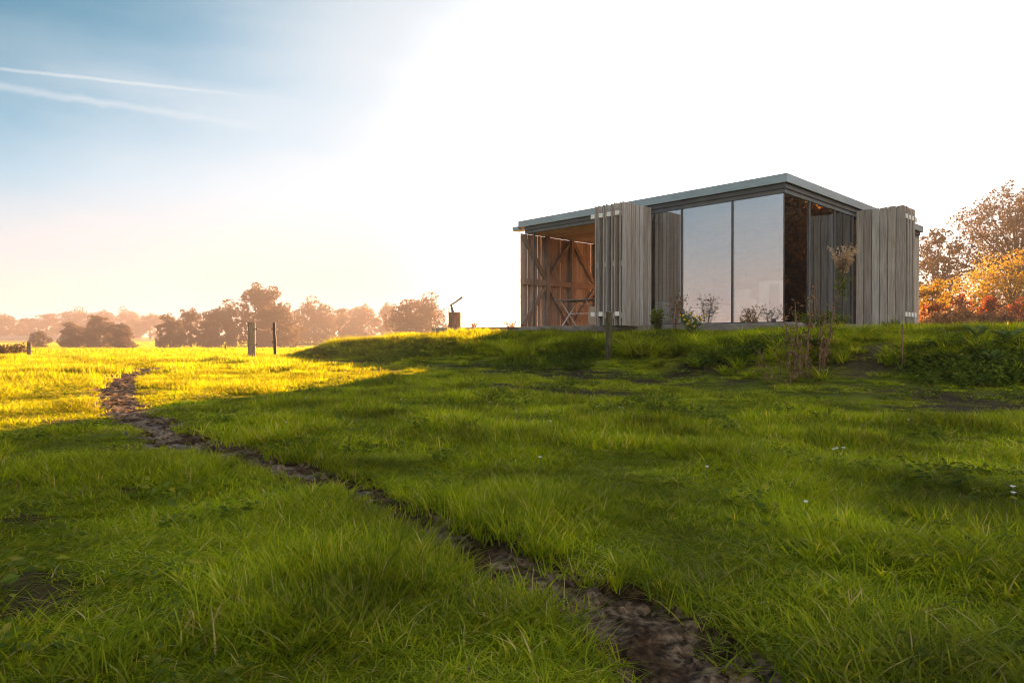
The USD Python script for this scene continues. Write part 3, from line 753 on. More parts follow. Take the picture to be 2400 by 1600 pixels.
# ------------------------------------------------------------------ trees
def make_tree_meshes(seed, h, w, n_leaf, leaf, trunk_frac=0.18, lobes=14, flat=1.0, sparse=0.0, low=0.12, trunk_r=None, clump=1.0):
    """trunk + limbs and a crown of leaf faces gathered in lobes with gaps between."""
    r = np.random.default_rng(seed)
    tr = trunk_r or h * 0.022
    tb = MB()
    lean = r.normal(0, 0.02, 2) * h
    tb.tube([(0, 0, -0.2), (lean[0] * .3, lean[1] * .3, h * 0.25), (lean[0], lean[1], h * 0.72)], [tr * 1.25, tr * 0.85, tr * 0.25], 8)
    cs, rs = [], []
    for i in range(lobes):
        u = (i + 0.5) / lobes
        zf = low + (1 - low) * (0.08 + 0.84 * u)
        prof = math.sin(math.pi * min(1, max(0.02, (zf - low) / (1 - low))) ** 0.72) ** 0.62 * flat
        th = i * 2.399 + r.uniform(-0.5, 0.5)
        rad = w / 2 * prof * r.uniform(0.35, 0.78)
        cs.append((rad * math.cos(th) + lean[0] * zf, rad * math.sin(th) + lean[1] * zf, zf * h))
        rs.append(w * r.uniform(0.15, 0.24) * (0.75 + 0.4 * prof))
        tb.tube([(lean[0] * .3, lean[1] * .3, h * max(trunk_frac, zf * 0.55)), (cs[-1][0] * 0.5, cs[-1][1] * 0.5, h * zf * 0.82), cs[-1]], [tr * 0.45, tr * 0.25, tr * 0.08], 5)
    cs, rs = np.array(cs), np.array(rs)
    # sub lobes give an uneven outline
    sub_c, sub_r = [], []
    for c_, r_ in zip(cs, rs):
        k = int(7 / clump)
        dv = r.normal(size=(k, 3)); dv /= np.linalg.norm(dv, axis=1, keepdims=True)
        sub_c.append(c_ + dv * r_ * r.uniform(0.5, 1.0, (k, 1)) * (1, 1, 0.8)); sub_r.append(r_ * r.uniform(0.28, 0.55, k) * clump)
    sc, sr = np.vstack(sub_c + [cs]), np.concatenate(sub_r + [rs * 0.7 * clump])
    wgt = sr ** 2; wgt /= wgt.sum()
    pick = r.choice(len(sc), n_leaf, p=wgt)
    dv = r.normal(size=(n_leaf, 3)); dv /= np.linalg.norm(dv, axis=1, keepdims=True)
    rad = sr[pick] * r.uniform(0.25 + 0.5 * (1 - sparse), 1.12, n_leaf) ** 0.6
    pos = sc[pick] + dv * rad[:, None] * (1, 1, 0.85)
    pos[:, 2] = np.maximum(pos[:, 2], h * 0.01)
    lb = MB(); lb.leaves(pos, leaf * r.uniform(0.6, 1.3, n_leaf), r, 0.7)
    return tb.mesh(), lb.mesh()


far_protos = []
specs = [  # h, w, leaves, leaf size, lobes, low
    (11, 9.5, 9000, 0.46, 18, -0.02, 0.0), (11, 8.0, 8000, 0.44, 16, -0.02, 0.05), (12, 12.5, 12000, 0.46, 24, 0.0, 0.1), (10, 8.5, 8000, 0.42, 15, -0.03, 0.0), (12, 9.0, 7000, 0.46, 16, 0.05, 0.2), (6, 5.5, 5000, 0.30, 12, -0.03, 0.0)]
proto_mesh = [make_tree_meshes(100 + i, s[0], s[1], s[2], s[3], lobes=s[4], low=s[5], sparse=s[6]) for i, s in enumerate(specs)]
proto_prim = {}


def far_tree(label, x0, x1, ytop, ybase, d, kind, group, rz, m='far'):
    """x0..x1, ytop, ybase: pixels of the 2400 wide photograph at distance d."""
    H, W = specs[kind][0], specs[kind][1]
    gx_, X_ = (x0 + x1) / 2, 0
    X_ = (gx_ - 1200) / F * d
    z0 = float(height(np.array([X_]), np.array([d]))[0])
    hh = EYE + (HORIZON - ytop) / F * d - z0
    ww = (x1 - x0) / F * d * 1.12
    sc = (ww / W * 1.0, ww / W * 1.0, hh / H)
    key = (kind, m)
    if key not in proto_prim:
        p = thing('field_tree', label, 'tree', (X_, d, z0), rz, group, sc)
        obj('trunk', proto_mesh[kind][0], mat['bark'], p); obj('crown', proto_mesh[kind][1], mat[m], p)
        proto_prim[key] = p
        return p
    return copy_of(proto_prim[key], label, (X_, d, z0), rz, sc, group)


G1, G2, G3 = 'hazy trees along the far edge of the field', 'trees in the middle of the field', 'trees of the hazy wood behind the bank'
for i, (lab, x0, x1, yt, k) in enumerate([
        ('dark domed tree at the left edge of the picture in the far row', -40, 48, 734, 0), ('thin low hazy tree in the gap right of the leftmost far dome', 38, 88, 745, 3), ('pointed hazy tree left of the wide far crown', 72, 142, 733, 1),
        ('wide hazy crown rising behind the clump of three field trees, left half', 136, 216, 727, 2), ('wide hazy crown rising behind the clump of three field trees, right half', 200, 276, 727, 0),
        ('hazy tree with sky gaps right of the notch in the far row', 270, 330, 727, 2), ('last hazy tree of the far row, sloping down to the right', 316, 388, 734, 4)]):
    far_tree(lab, x0, x1, yt, 795, 255 + 9 * (i % 3), k, G1, i * 71)
for i, (lab, x0, x1, yt, k, d) in enumerate([
        ('small round bush standing alone in the field on the left', 72, 113, 774, 5, 112), ('bushy tree left of the clump in the field', 142, 196, 754, 3, 113), ('low narrow shrub between the two clump trees', 192, 222, 768, 5, 116),
        ('tallest pointed tree of the clump in the field', 204, 266, 737, 1, 114), ('rounded low tree on the right of the clump', 246, 316, 757, 3, 111),
        ('dark leaning tree at the left end of the second group', 368, 428, 735, 3, 110), ('loose tree with sky gaps in the second group', 412, 484, 722, 4, 118), ('broad tree on the right of the second group', 466, 546, 720, 0, 114), ('low hanging tree beside the tall tree', 524, 556, 744, 3, 118)]):
    far_tree(lab, x0, x1, yt, 818, d, k, G2, 40 + i * 83)
far_tree('tallest tree of the skyline with an airy top behind the gate post', 543, 668, 664, 818, 120, 4, G3, 15)
far_tree('dense round tree in front of the tallest tree', 580, 700, 713, 818, 108, 0, G3, 200)
for i, (lab, x0, x1, yt, k, d) in enumerate([
        ('wide hazy tree right of the tallest tree', 682, 792, 708, 2, 150), ('narrow hazy tree filling the gap right of the wide hazy tree', 768, 822, 720, 1, 165), ('flat topped hazy tree in the middle of the wood', 800, 890, 714, 0, 185), ('pale hazy tree just left of the spreading oak', 880, 942, 709, 4, 180)]):
    far_tree(lab, x0, x1, yt, 810, d, k, G3, 30 + i * 99)
far_tree('spreading oak with sky gaps left of the chopping block', 906, 1056, 700, 812, 105, 2, G3, 120)
# low grey field wall at the far left
zw = float(height(np.array([-190.0]), np.array([245.0]))[0])
b = MB(); b.box(-215, -162, 244.8, 245.2, zw - 0.4, zw + 1.5, 0.05)
tag(b.build('field_wall', mat['concrete']), 'long low grey wall under the far trees at the left', 'wall')

# right side: oaks and autumn shrubs near the pavilion
RIGHT = 'autumn shrubs and trees right of the pavilion'


def near_tree(name, label, px, d, ytop, width_px, n_leaf, leaf, m, seed, lobes=18, low=0.1, sparse=0.2, cat='tree', group=None, clump=1.0):
    X_ = (px - 1200) / F * d
    z0 = float(height(np.array([X_]), np.array([d]))[0])
    hh = EYE + (HORIZON - ytop) / F * d - z0
    tm_, lm_ = make_tree_meshes(seed, hh, width_px / F * d, n_leaf, leaf, lobes=lobes, low=low, sparse=sparse, clump=clump)
    t = thing(name, label, cat, (X_, d, z0), 0, group)
    obj('trunk', tm_, mat['bark'], t); obj('crown', lm_, mat[m], t)


near_tree('oak_tree', 'large brown leaved oak with sky gaps at the right edge', 2385, 40, 450, 330, 17000, 0.15, 'oak', 31, 26, 0.30, 0.0, clump=0.5)
near_tree('oak_tree', 'smaller dark oak just right of the pavilion roof end', 2195, 44, 538, 150, 8000, 0.15, 'oak', 32, 16, 0.15, 0.0, clump=0.55)
near_tree('oak_tree', 'dark oak standing beyond the right edge of the picture', 2620, 36, 430, 400, 22000, 0.19, 'oak', 33, 22, 0.12, 0.2)
SH = [('yellow shrub glowing at the right edge of the picture', 2370, 30, 585, 210, 'yellow', 6500), ('yellow green shrub below the big oak', 2280, 31, 640, 170, 'yellow', 5200), ('orange yellow shrub against the pavilion wall', 2185, 29, 655, 110, 'yellow', 5500),
      ('red shrub at the foot of the pavilion end wall', 2180, 26, 715, 75, 'red', 2200), ('small red shrub in the middle of the autumn hedge', 2245, 27, 690, 80, 'red', 2000), ('thin red sapling right of the small red shrub', 2318, 26, 690, 55, 'red', 2000), ('red shrub low at the right edge', 2385, 25, 712, 110, 'red', 2600),
      ('brown withered shrub low in front of the autumn hedge', 2230, 24.5, 735, 150, 'dry', 4000), ('brown withered shrub below the right hand yellow shrub', 2330, 24.5, 738, 130, 'dry', 3600)]
for i, (lab, px, d, yt, wpx, m, nl) in enumerate(SH):
    near_tree('autumn_shrub', lab, px, d, yt, wpx, nl, 0.10, m, 60 + i, 14, -0.02, 0.25, 'shrub', RIGHT)
# trees further to the right, mirrored in the right hand glass
HT = [(22, 20.5, 7, 5.5, 'dark tree beyond the right edge, nearest the right hand glass that mirrors it'), (25, 17, 8, 6, 'broad dark tree beyond the right edge, second from the pavilion'), (25, 24.5, 9, 7, 'tallest dark tree beyond the right edge, mirrored in the glass'),
      (30, 21, 10, 8, 'dark tree standing farthest beyond the right edge'), (21, 16, 5, 4.5, 'low dark bushy tree beyond the right edge')]
for i, (px, py, hh, ww, lab) in enumerate(HT):
    z0 = float(height(np.array([float(px)]), np.array([float(py)]))[0])
    tm_, lm_ = make_tree_meshes(80 + i, hh, ww, 12000, 0.26, lobes=20, low=-0.02, sparse=0.3)
    t = thing('hedge_tree', lab, 'tree', (px, py, z0), 0, 'trees beyond the right edge of the picture')
    obj('trunk', tm_, mat['bark'], t); obj('crown', lm_, mat['hedge'], t)

# bramble at far left
near_tree('bramble_bush', 'low brown bramble bush at the left edge of the field', 18, 24, 815, 90, 3500, 0.06, 'far', 91, 10, -0.1, 0.1, 'bush')

# ------------------------------------------------------------------ grass
def blade_patch(seed, n, radius, h, width, curve=0.5, seg=3, tuft=0):
    r = np.random.default_rng(seed)
    rad = radius * np.sqrt(r.uniform(0, 1, n)); th = r.uniform(0, 2 * np.pi, n)
    root = np.stack([rad * np.cos(th), rad * np.sin(th), np.full(n, -0.015)], 1)
    if tuft:
        cc = np.stack([radius * 0.8 * r.uniform(-1, 1, tuft), radius * 0.8 * r.uniform(-1, 1, tuft), np.full(tuft, -0.015)], 1)
        k = r.integers(0, tuft, n)
        use = r.random(n) < 0.6
        root[use] = cc[k[use]] + r.normal(0, radius * 0.09, (use.sum(), 3)) * (1, 1, 0)
    hh = h * r.uniform(0.45, 1.25, n) ** 1.1
    az = r.uniform(0, 2 * np.pi, n)
    lean = r.uniform(0.1, 1.25, n); bend = curve * r.uniform(0.2, 1.5, n)
    dirv = np.stack([np.cos(az), np.sin(az), np.zeros(n)], 1)
    side = np.stack([-np.sin(az + r.normal(0, 0.5, n)), np.cos(az), np.zeros(n)], 1)
    side /= np.linalg.norm(side, axis=1, keepdims=True)
    wd = width * r.uniform(0.6, 1.3, n)
    rows = []
    for i in range(seg + 1):
        t_ = i / seg
        c_ = root + dirv * (hh * (lean * t_ + bend * t_ * t_ * 0.8))[:, None] + np.array([0, 0, 1.0]) * (hh * (t_ - 0.35 * bend * t_ ** 3))[:, None]
        ww = wd * (1 - t_ ** 1.6) * 0.5
        if i < seg:
            rows += [c_ - side * ww[:, None], c_ + side * ww[:, None]]
        else:
            rows.append(c_)
    m = len(rows)
    v = np.stack(rows, 1).reshape(-1, 3)
    f = []
    for i in range(seg - 1):
        a = 2 * i
        f += [[a, a + 1, a + 3], [a, a + 3, a + 2]]
    f.append([2 * (seg - 1), 2 * (seg - 1) + 1, 2 * seg])
    f = (np.arange(n)[:, None, None] * m + np.array(f)[None]).reshape(-1, 3)
    PER[id(v)] = m
    return v, f


def instancer(name, label, cat, protos, mats, pos, which, rz, scale):
    base = '/World/' + numbered('/World', name)
    pi = UsdGeom.PointInstancer.Define(stage, base)
    paths = []
    for k, (pm, mt) in enumerate(zip(protos, mats)):
        UsdGeom.Scope.Define(stage, base + '/kinds')
        m = usdkit.mesh(stage, f'{base}/kinds/tuft_{k:03d}', pm, mt, False)
        tone(m, pm)
        paths.append(m.GetPath())
    pi.CreatePrototypesRel().SetTargets(paths)
    pi.CreatePositionsAttr(Vt.Vec3fArray.FromNumpy(pos.astype(np.float32)))
    pi.CreateProtoIndicesAttr(Vt.IntArray.FromNumpy(which.astype(np.int32)))
    pi.CreateScalesAttr(Vt.Vec3fArray.FromNumpy(scale.astype(np.float32)))
    q_ = np.zeros((len(pos), 4)); q_[:, 0] = np.cos(rz / 2); q_[:, 3] = np.sin(rz / 2)
    pi.CreateOrientationsAttr(Vt.QuathArray([Gf.Quath(float(a), 0.0, 0.0, float(d_)) for a, d_ in zip(q_[:, 0], q_[:, 3])]))
    tag(pi, label, cat, kind='stuff')


def scatter(r0, r1, step, seed, half=0.80, back=0.0):
    r = np.random.default_rng(seed)
    xs = np.arange(-r1 * 1.0, r1 * 1.0, step); ys = np.arange(-r1 * 0.0 - back, r1, step)
    XX, YY = np.meshgrid(xs, ys)
    XX = XX.ravel() + r.uniform(-.5, .5, XX.size) * step; YY = YY.ravel() + r.uniform(-.5, .5, YY.size) * step
    rr = np.hypot(XX, YY); an = np.abs(np.arctan2(XX, YY))
    k = (rr >= r0) & (rr < r1) & ((an < half) | (rr < 1.6))
    return XX[k], YY[k], r


def grow(name, label, r0, r1, step, seed, protos, mt, hscale, half=0.8, back=0.0, thin_soil=True):
    x, y, r = scatter(r0, r1, step, seed, half, back)
    a, s = house(x, y)
    keep = ~((a > -0.45) & (s > -0.45) & (a < 9.9) & (s < 11.2))
    if thin_soil:
        sm = soil_mask(x, y)
        keep &= r.random(len(x)) > sm * 0.97
        keep &= path_near(x, y) > 0.93 + 1.1 * fb(x, y, 0.3, 91, 2) + 0.25 * ss(y, 3, 8)
    toe = (-a > 3.1) & (-a < 5.4) & (s < 13.5)                # trampled, scrubby strip at the foot of the bank
    keep &= ~(toe & (r.random(len(x)) < 0.5))
    x, y, a, s, toe = x[keep], y[keep], a[keep], s[keep], toe[keep]
    z = height(x, y)
    n1 = fb(x, y, 0.55, seed + 50, 2); n2 = fb(x, y, 2.2, seed + 51, 2)
    big = np.clip(0.92 + 2.3 * n1 + 1.2 * n2, 0.38, 2.1)
    sc = hscale * big * r.uniform(0.8, 1.2, len(x)) * np.where(toe, 0.6, 1.0)
    k = np.where(n1 + 0.5 * n2 + r.normal(0, 0.12, len(x)) > 0.10, 1, 0) * (len(protos) // 2) + r.integers(0, len(protos) // 2, len(x))
    xy = r.uniform(0.85, 1.2, len(x))
    instancer(name, label, 'grass', protos, [mt] * len(protos), np.stack([x, y, z], 1), k, r.uniform(0, 6.283, len(x)), np.stack([xy, xy, sc], 1))


P_near = [blade_patch(200 + i, 125, 0.11, 0.046, 0.0040, 1.0, 3, 5) for i in range(4)] + [blade_patch(210 + i, 130, 0.11, 0.074, 0.0046, 1.0, 4, 4) for i in range(4)]
P_mid = [blade_patch(220 + i, 140, 0.17, 0.045, 0.0065, 0.9, 2, 6) for i in range(4)] + [blade_patch(230 + i, 140, 0.17, 0.075, 0.007, 0.9, 3, 5) for i in range(4)]
P_far = [blade_patch(240 + i, 260, 0.40, 0.085, 0.014, 0.5, 2, 8) for i in range(3)] + [blade_patch(250 + i, 260, 0.40, 0.11, 0.015, 0.5, 2, 7) for i in range(3)]
P_vfar = [blade_patch(260 + i, 260, 1.6, 0.14, 0.05, 0.5, 2, 8) for i in range(2)] + [blade_patch(270 + i, 260, 1.6, 0.17, 0.05, 0.5, 2, 8) for i in range(2)]
grow('near_grass', 'short green pasture grass blades in the foreground', 0.0, 4.2, 0.075, 1, P_near, mat['grass'], 1.0, 1.15, 1.5)
grow('middle_grass', 'green pasture grass from the foreground up to the bank', 4.1, 13.5, 0.12, 2, P_mid, mat['grass'], 1.0, 1.0)
grow('bank_grass', 'grass on the bank and around the gate post', 13.3, 32, 0.26, 3, P_far, mat['grass'], 1.0, 0.95)
grow('field_grass', 'sunlit grass of the wide field behind the gate post', 31.5, 210, 1.5, 4, P_vfar, mat['grass'], 1.0, thin_soil=False)

# leafy ground cover (nettles, ground elder) on the face of the bank
def leafy(seed, n, spread, h, leaf):
    r = np.random.default_rng(seed)
    b = MB()
    for i in range(n):
        a = r.uniform(0, 6.283); d_ = spread * math.sqrt(r.random())
        hh = h * r.uniform(0.5, 1.15)
        k = 7
        t_ = np.linspace(0.25, 1, k)
        c_ = np.stack([d_ * math.cos(a) + 0.06 * t_ * r.normal(), d_ * math.sin(a) + 0.06 * t_ * r.normal(), hh * t_], 1)
        ang = r.uniform(0, 6.283, k)
        dr = np.stack([np.cos(ang), np.sin(ang), np.full(k, -0.2)], 1)
        L = leaf * (1.2 - 0.6 * t_)
        b.leaves(c_ + dr * L[:, None] * 0.5, L, r, 0.6, 1.5, dr)
    return b.mesh()


P_leaf = [leafy(300 + i, 14, 0.18, 0.10, 0.050) for i in range(4)]
r = np.random.default_rng(9)
n = 5200
s_ = r.uniform(-14, 13.8, n); w_ = np.clip(r.normal(2.8, 0.55, n), 1.2, 4.6)
pxy = np.array([world(-w1, s1) for w1, s1 in zip(w_, s_)])
dens = fb(pxy[:, 0], pxy[:, 1], 1.1, 77, 3)
k = dens + np.where(s_ < 2, -0.13, 0) + np.where(s_ > 8.5, -0.06, 0) > -0.02
pxy = pxy[k]
zz = height(pxy[:, 0], pxy[:, 1])
sc = r.uniform(0.6, 1.25, len(pxy)) * np.clip(1 + 1.5 * dens[k], 0.6, 1.5)
instancer('ground_cover', 'nettles and leafy weeds covering the face of the bank', 'weeds', P_leaf, [mat['nettle'], mat['weed'], mat['nettle'], mat['weed']], np.stack([pxy[:, 0], pxy[:, 1], zz], 1), r.integers(0, 4, len(pxy)), r.uniform(0, 6.28, len(pxy)), np.stack([sc] * 3, 1))


P_tuft = [blade_patch(340 + i, 160, 0.10, 0.17, 0.009, 1.1, 4, 3) for i in range(3)] + [blade_patch(350 + i, 90, 0.07, 0.26, 0.009, 0.9, 4, 2) for i in range(2)]
n = 1500
s_ = r.uniform(-14, 13.6, n); w_ = np.clip(r.normal(2.5, 0.5, n), 1.2, 4.2)
pxy = np.array([world(-w1, s1) for w1, s1 in zip(w_, s_)])
k = fb(pxy[:, 0], pxy[:, 1], 0.8, 78, 3) > -0.03
pxy = pxy[k]; zz = height(pxy[:, 0], pxy[:, 1]); sc = r.uniform(0.5, 1.3, len(pxy))
instancer('bank_tufts', 'ragged grass tufts along the crest of the bank', 'grass', P_tuft, [mat['grass']] * 5, np.stack([pxy[:, 0], pxy[:, 1], zz], 1), r.integers(0, 5, len(pxy)), r.uniform(0, 6.28, len(pxy)), np.stack([sc] * 3, 1))
P_straw = [blade_patch(360 + i, 9, 0.07, 0.085, 0.0030, 0.9, 4) for i in range(4)]
x, y, r = scatter(0.9, 9.5, 0.22, 16, 0.8)
k = (fb(x, y, 1.1, 89, 3) > -0.02) & (path_near(x, y) > 1.05) & (r.random(len(x)) < 0.55)
x, y = x[k], y[k]
sc = r.uniform(0.5, 1.2, len(x))
instancer('dry_grass', 'thin straw coloured dry grass stems in the pasture', 'grass', P_straw, [mat['dry']] * 4, np.stack([x, y, height(x, y)], 1), r.integers(0, 4, len(x)), r.uniform(0, 6.28, len(x)), np.stack([sc] * 3, 1))
P_weed = [leafy(320 + i, 7, 0.07, 0.05, 0.030) for i in range(3)] + [leafy(330 + i, 6, 0.06, 0.075, 0.045) for i in range(2)]
x, y, r = scatter(0.8, 11, 0.19, 15, 0.8)
k = (fb(x, y, 0.8, 88, 3) > 0.0) & (path_near(x, y) > 1.1) & (r.random(len(x)) < 0.4)
x, y = x[k], y[k]
z = height(x, y)
sc = r.uniform(0.6, 1.4, len(x))
instancer('clover_weeds', 'small clover and weed leaves among the pasture grass', 'weeds', P_weed, [mat['weed']] * 5, np.stack([x, y, z], 1), r.integers(0, 5, len(x)), r.uniform(0, 6.28, len(x)), np.stack([sc] * 3, 1))

# ------------------------------------------------------------------ single plants
def at_px(px, d):
    x = (px - 1200) / F * d
    return x, d, float(height(np.array([x]), np.array([d]))[0])


def tussock(label, px, d, w, h, seed):
    x, y, z = at_px(px, d)
    t = thing('grass_tussock', label, 'tussock', (x, y, z), 0, 'bushy tussocks on the bank')
    v, f = blade_patch(seed, 900, w / 2, h, 0.009, 0.9, 3, 12)
    obj('blades', (v, f), mat['grass'], t)
    b = MB(); r = np.random.default_rng(seed)
    c_ = r.normal(0, 1, (500, 3)); c_ /= np.linalg.norm(c_, axis=1, keepdims=True); c_ *= r.uniform(0.3, 1, (500, 1)) ** 0.5
    c_ = c_ * (w / 2, w / 2, h * 0.75); c_[:, 2] = np.abs(c_[:, 2])
    b.leaves(c_, 0.05 * r.uniform(0.6, 1.3, 500), r, 0.35); b.build('foliage', mat['nettle'], t)


tussock('tall feathery tussock below the left end of the porch', 1232, 13.6, 0.85, 0.46, 401)
tussock('rounded feathery tussock right of the wooden fence post', 1500, 12.0, 0.85, 0.42, 402)
tussock('small leafy tussock left of the wooden fence post', 1375, 13.0, 0.7, 0.34, 403)


def stalks(name, label, cat, px, d, specs_, m, head=None, leafm=None, seed=0):
    """upright plants: specs_ = (dx, dy, height, lean, radius)."""
    x, y, z = at_px(px, d)
    r = np.random.default_rng(seed)
    t = thing(name, label, cat, (x, y, z - 0.02), 0)
    for (dx, dy, h, lean, rad) in specs_:
        k = 7
        tt = np.linspace(0, 1, k)
        pts = np.stack([dx + lean * tt ** 1.5 * h + np.cumsum(r.normal(0, 0.012, k)), dy + np.cumsum(r.normal(0, 0.012, k)), tt * h], 1)
        b = MB(); b.tube(pts, rad * 1.4 * (1 - 0.6 * tt), 5)
        for j in range(int(h * 9)):
            t0 = r.uniform(0.25, 0.95)
            p = np.array([np.interp(t0, tt, pts[:, c]) for c in range(3)])
            a = r.uniform(0, 6.28); L = r.uniform(0.05, 0.16)
            b.tube([p, p + (math.cos(a) * L * 0.6, math.sin(a) * L * 0.6, L * 0.7)], [rad * 0.4, rad * 0.15], 4, False)
        b.build('stem', m, t)
        if leafm is not None:
            nl = int(h * 60)
            t0 = r.uniform(0.1, 0.98, nl)
            c_ = np.stack([np.interp(t0, tt, pts[:, c]) for c in range(3)], 1) + r.normal(0, 0.04, (nl, 3))
            b = MB(); b.leaves(c_, r.uniform(0.03, 0.08, nl), r, 0.4); b.build('leaves', leafm, t)
    return t, (x, y, z)


t, (x, y, z) = stalks('seed_head_plant', 'tall dried plant with a pale fluffy seed head before the right glass', 'plant', 1930, 9.3,
                      [(0.0, 0, 1.42, 0.19, 0.009), (0.03, 0.02, 0.95, -0.06, 0.006)], mat['stem'], leafm=mat['dry'], seed=11)
r = np.random.default_rng(12)
b = MB()
base_p = np.array([0.27, 0, 1.30])
for i in range(34):
    a = r.uniform(0, 6.28); L = r.uniform(0.18, 0.46)
    sp = r.uniform(0.05, 0.5)
    tip = base_p + np.array([math.cos(a) * L * sp + 0.03, math.sin(a) * L * sp, L * 0.95])
    m_ = 70
    tt = r.uniform(0.3, 1.05, m_)[:, None]
    c_ = base_p * (1 - tt) + tip * tt + r.normal(0, 0.013, (m_, 3))
    b.leaves(c_, r.uniform(0.018, 0.040, m_), r, 0.5)
b.build('seed_head', mat['fluff'], t)
b = MB(); c_ = base_p + r.normal(0, 1, (160, 3)) * (0.05, 0.05, 0.12) + (-0.02, 0, -0.12); b.leaves(c_, r.uniform(0.03, 0.08, 160), r, 0.3); b.build('leaves', mat['nettle'], t)
stalks('dried_stalks', 'clump of reddish dried stalks left of the seed head plant', 'plant', 1895, 9.1,
       [(-0.10, 0, 1.05, -0.12, 0.009), (0.02, 0.05, 1.28, 0.09, 0.012), (0.10, -0.03, 0.9, 0.05, 0.008), (-0.18, 0.05, 0.62, -0.2, 0.006), (0.18, 0.02, 0.55, 0.25, 0.006), (0.0, -0.06, 0.48, -0.25, 0.006)], mat['stem'], leafm=mat['dry'], seed=13)
stalks('dried_stalks', 'thin bent dried stalk in front of the glass corner', 'plant', 1868, 9.3, [(0, 0, 0.98, -0.14, 0.006), (0.05, 0.03, 0.6, 0.1, 0.005), (-0.08, 0.03, 0.5, -0.3, 0.005)], mat['stem'], leafm=mat['dry'], seed=14)
stalks('dried_stalks', 'short tangle of brown dried stalks at the foot of the bank right of the middle', 'plant', 1835, 8.8, [(q1, q2, q3, q4, 0.004) for q1, q2, q3, q4 in [(-0.1, 0, .45, -.5), (0, .05, .5, -.2), (.1, 0, .42, .3), (.15, .05, .36, .5), (-.18, 0, .32, -.6), (.05, -.05, .55, .05)]], mat['stem'], leafm=mat['dry'], seed=15)


def bush(name, label, px, d, w, h, n, leaf, m, seed, stemm='stem', lift=0.0, extra=None, cat='plant', z=None):
    x, y, z0 = at_px(px, d)
    z0 = z0 if z is None else z
    r = np.random.default_rng(seed)
    t = thing(name, label, cat, (x, y, z0), 0)
    b = MB(); tips = []
    for i in range(9):
        a = r.uniform(0, 6.28); L = r.uniform(0.2, 1.0) * w / 2
        p = [(0, 0, -0.03), (math.cos(a) * L * 0.5, math.sin(a) * L * 0.5, h * r.uniform(0.4, 0.6)), (math.cos(a) * L, math.sin(a) * L, h * r.uniform(0.65, 1.0))]
        b.tube(p, [0.008, 0.006, 0.003], 5); tips.append(p)
    b.build('stems', mat[stemm], t)
    tips = np.array(tips)
    k = r.integers(0, 9, n); tt = r.uniform(lift, 1.05, n)[:, None]
    c_ = np.where(tt < 0.5, tips[k, 0] * (1 - 2 * tt) + tips[k, 1] * 2 * tt, tips[k, 1] * (2 - 2 * tt) + tips[k, 2] * (2 * tt - 1)) + r.normal(0, 0.055 * h ** 0.5, (n, 3))
    b = MB(); b.leaves(c_, leaf * r.uniform(0.6, 1.3, n), r, 0.6); b.build('leaves', mat[m], t)
    if extra:
        b = MB()
        for i in range(extra[1]):
            p = tips[r.integers(0, 9), 2] + r.normal(0, 0.05, 3)
            b.tm(trimesh.creation.icosphere(1, extra[2]).apply_transform(trimesh.transformations.translation_matrix(p)))
        b.build('flowers', mat[extra[0]], t)


bush('rose_bush', 'withered brown rose bush in front of the second mullion', 1580, 14.2, 0.55, 0.85, 260, 0.05, 'dry', 501, lift=0.4)
bush('green_shrub', 'small green shrub against the right edge of the left shutters', 1540, 14.6, 0.5, 0.5, 500, 0.06, 'nettle', 502)
bush('marigold', 'yellow flowering marigold plant below the wide glass front', 1622, 13.2, 0.55, 0.42, 420, 0.06, 'broad', 503, extra=('yolk', 16, 0.022))
bush('rose_bush', 'reddish brown withered bush before the right hand glass pane', 1762, 13.2, 0.5, 0.5, 240, 0.04, 'dry', 504, lift=0.5)
bush('green_shrub', 'dark low evergreen shrub at the foot of the right glass front', 1912, 12.6, 0.9, 0.36, 700, 0.05, 'nettle', 505)
bush('green_shrub', 'dark evergreen shrub beside the folded right shutters', 1968, 13.2, 0.7, 0.34, 500, 0.05, 'nettle', 506)
bush('sage_plant', 'pale grey green plant below the folded right shutters', 2085, 13.6, 0.45, 0.22, 260, 0.06, 'broad', 507)
bush('dry_sprig', 'small brown sprig right of the chopping block', 1110, 19.6, 0.35, 0.34, 120, 0.05, 'dry', 508, lift=0.4)
bush('dry_sprig', 'small brown sprig just left of the porch end wall', 1196, 18.0, 0.4, 0.32, 100, 0.05, 'dry', 509, lift=0.5)


def broad_plant(label, px, d, n, L, seed):
    """a rosette of long wavy leaves."""
    x, y, z = at_px(px, d)
    t = thing('broad_leaf_plant', label, 'plant', (x, y, z + 0.05), 0, 'broad leaved plants on the right of the bank')
    r = np.random.default_rng(seed)
    for i in range(n):
        a = i * 2.4 + r.uniform(-.3, .3); LL = L * r.uniform(0.6, 1.1)
        k = 8; tt = np.linspace(0, 1, k)
        out = LL * (0.15 * tt + 0.5 * tt ** 1.6); up = LL * (1.05 * tt - 0.38 * tt ** 2.6)
        wid = LL * 0.15 * np.sin(np.pi * np.clip(tt * 0.92 + 0.06, 0, 1)) * (1 + 0.12 * np.sin(tt * 19 + i))
        dirv, sid = np.array([math.cos(a), math.sin(a), 0]), np.array([-math.sin(a), math.cos(a), 0])
        cen = out[:, None] * dirv + up[:, None] * [0, 0, 1]
        v = np.stack([cen - sid * wid[:, None] + [0, 0, 0.02], cen, cen + sid * wid[:, None] + [0, 0, 0.02]], 1).reshape(-1, 3)
        f = []
        for j in range(k - 1):
            for c in (0, 1):
                p0 = j * 3 + c
                f += [[p0, p0 + 1, p0 + 4], [p0, p0 + 4, p0 + 3]]
        PER[id(v)] = 999
        obj('leaf', (v, f), mat['broad'], t, smooth=True)


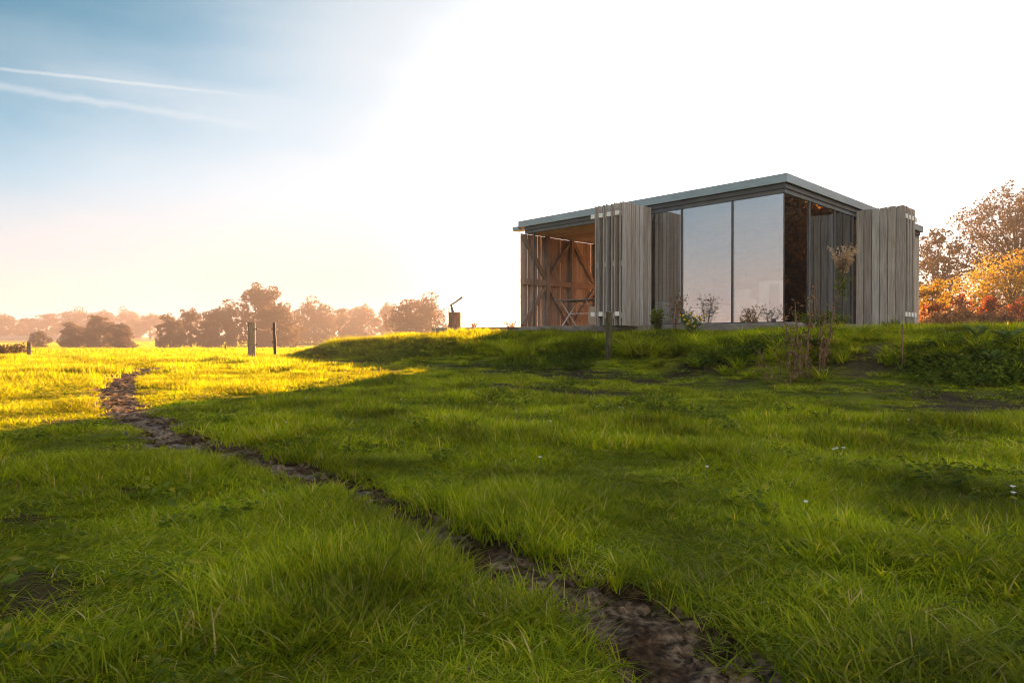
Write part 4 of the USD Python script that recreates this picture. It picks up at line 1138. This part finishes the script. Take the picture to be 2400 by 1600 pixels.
broad_plant('broad leaved plant with wavy grey green leaves, left one on the right bank', 2290, 8.9, 11, 0.26, 601)
broad_plant('large broad leaved plant with yellow green leaves at the right edge of the bank', 2360, 8.4, 12, 0.30, 602)
broad_plant('small broad leaved plant lower down the bank at the right edge', 2325, 8.0, 9, 0.22, 603)

# daisies in the lawn
DZ = [(1962, 1092), (1978, 1091), (1955, 1095), (1658, 1140), (1890, 1234), (2376, 1195), (1462, 978), (1452, 974), (1386, 954), (1290, 1024), (1266, 1110), (2130, 1008), (1400, 975), (1117, 942), (940, 960), (716, 962), (670, 1026), (1148, 965), (2378, 1207), (1290, 1023)]
flower = None
for i, (a, c_) in enumerate(DZ[:-1]):
    p = px_ground(a, c_)
    z = float(height(p[:1], p[1:])[0])
    if flower is None:
        flower = thing('daisy', 'tiny white daisy in the pasture grass', 'daisy', (*p, z), 0, 'daisies dotted over the pasture')
        b = MB(); b.tube([(0, 0, 0), (0.004, 0, 0.05), (0.0, 0, 0.085)], 0.0012, 5); b.build('stem', mat['greenstem'], flower)
        b = MB()
        for q1 in range(12):
            an = q1 * math.pi / 6
            dv, sv = np.array([math.cos(an), math.sin(an), 0]), np.array([-math.sin(an), math.cos(an), 0])
            b.add([dv * 0.003 + [0, 0, 0.086], dv * 0.008 + sv * 0.0030 + [0, 0, 0.0895], dv * 0.0115 + [0, 0, 0.093], dv * 0.008 - sv * 0.0030 + [0, 0, 0.0895]], [[0, 2, 1], [0, 3, 2]])
        b.build('petals', mat['petal'], flower)
        b = MB(); b.tm(trimesh.creation.icosphere(1, 0.0032).apply_transform(trimesh.transformations.translation_matrix([0, 0, 0.087]))); b.build('disc', mat['yolk'], flower)
        place(flower, (*p, z), 0, (1, 1, 1))
    else:
        s0 = 0.8 + 0.25 * ((i * 7) % 4) / 4
        copy_of(flower, 'tiny white daisy in the pasture grass', (*p, z), i * 40, (s0, s0, 1.0), 'daisies dotted over the pasture')

# ------------------------------------------------------------------ haze
b = MB(); b.box(-1600, 1600, -1600, 1600, -3.2, 12.5)
hz_ = b.build('haze', M('haze', {'v': ('principled_volume', {'color': (0.88, 0.87, 0.95), 'density': 0.0007, 'anisotropy': 0.4})}, volume='v.volume'))
tag(hz_, 'thin morning haze over the fields', 'haze', kind='stuff')
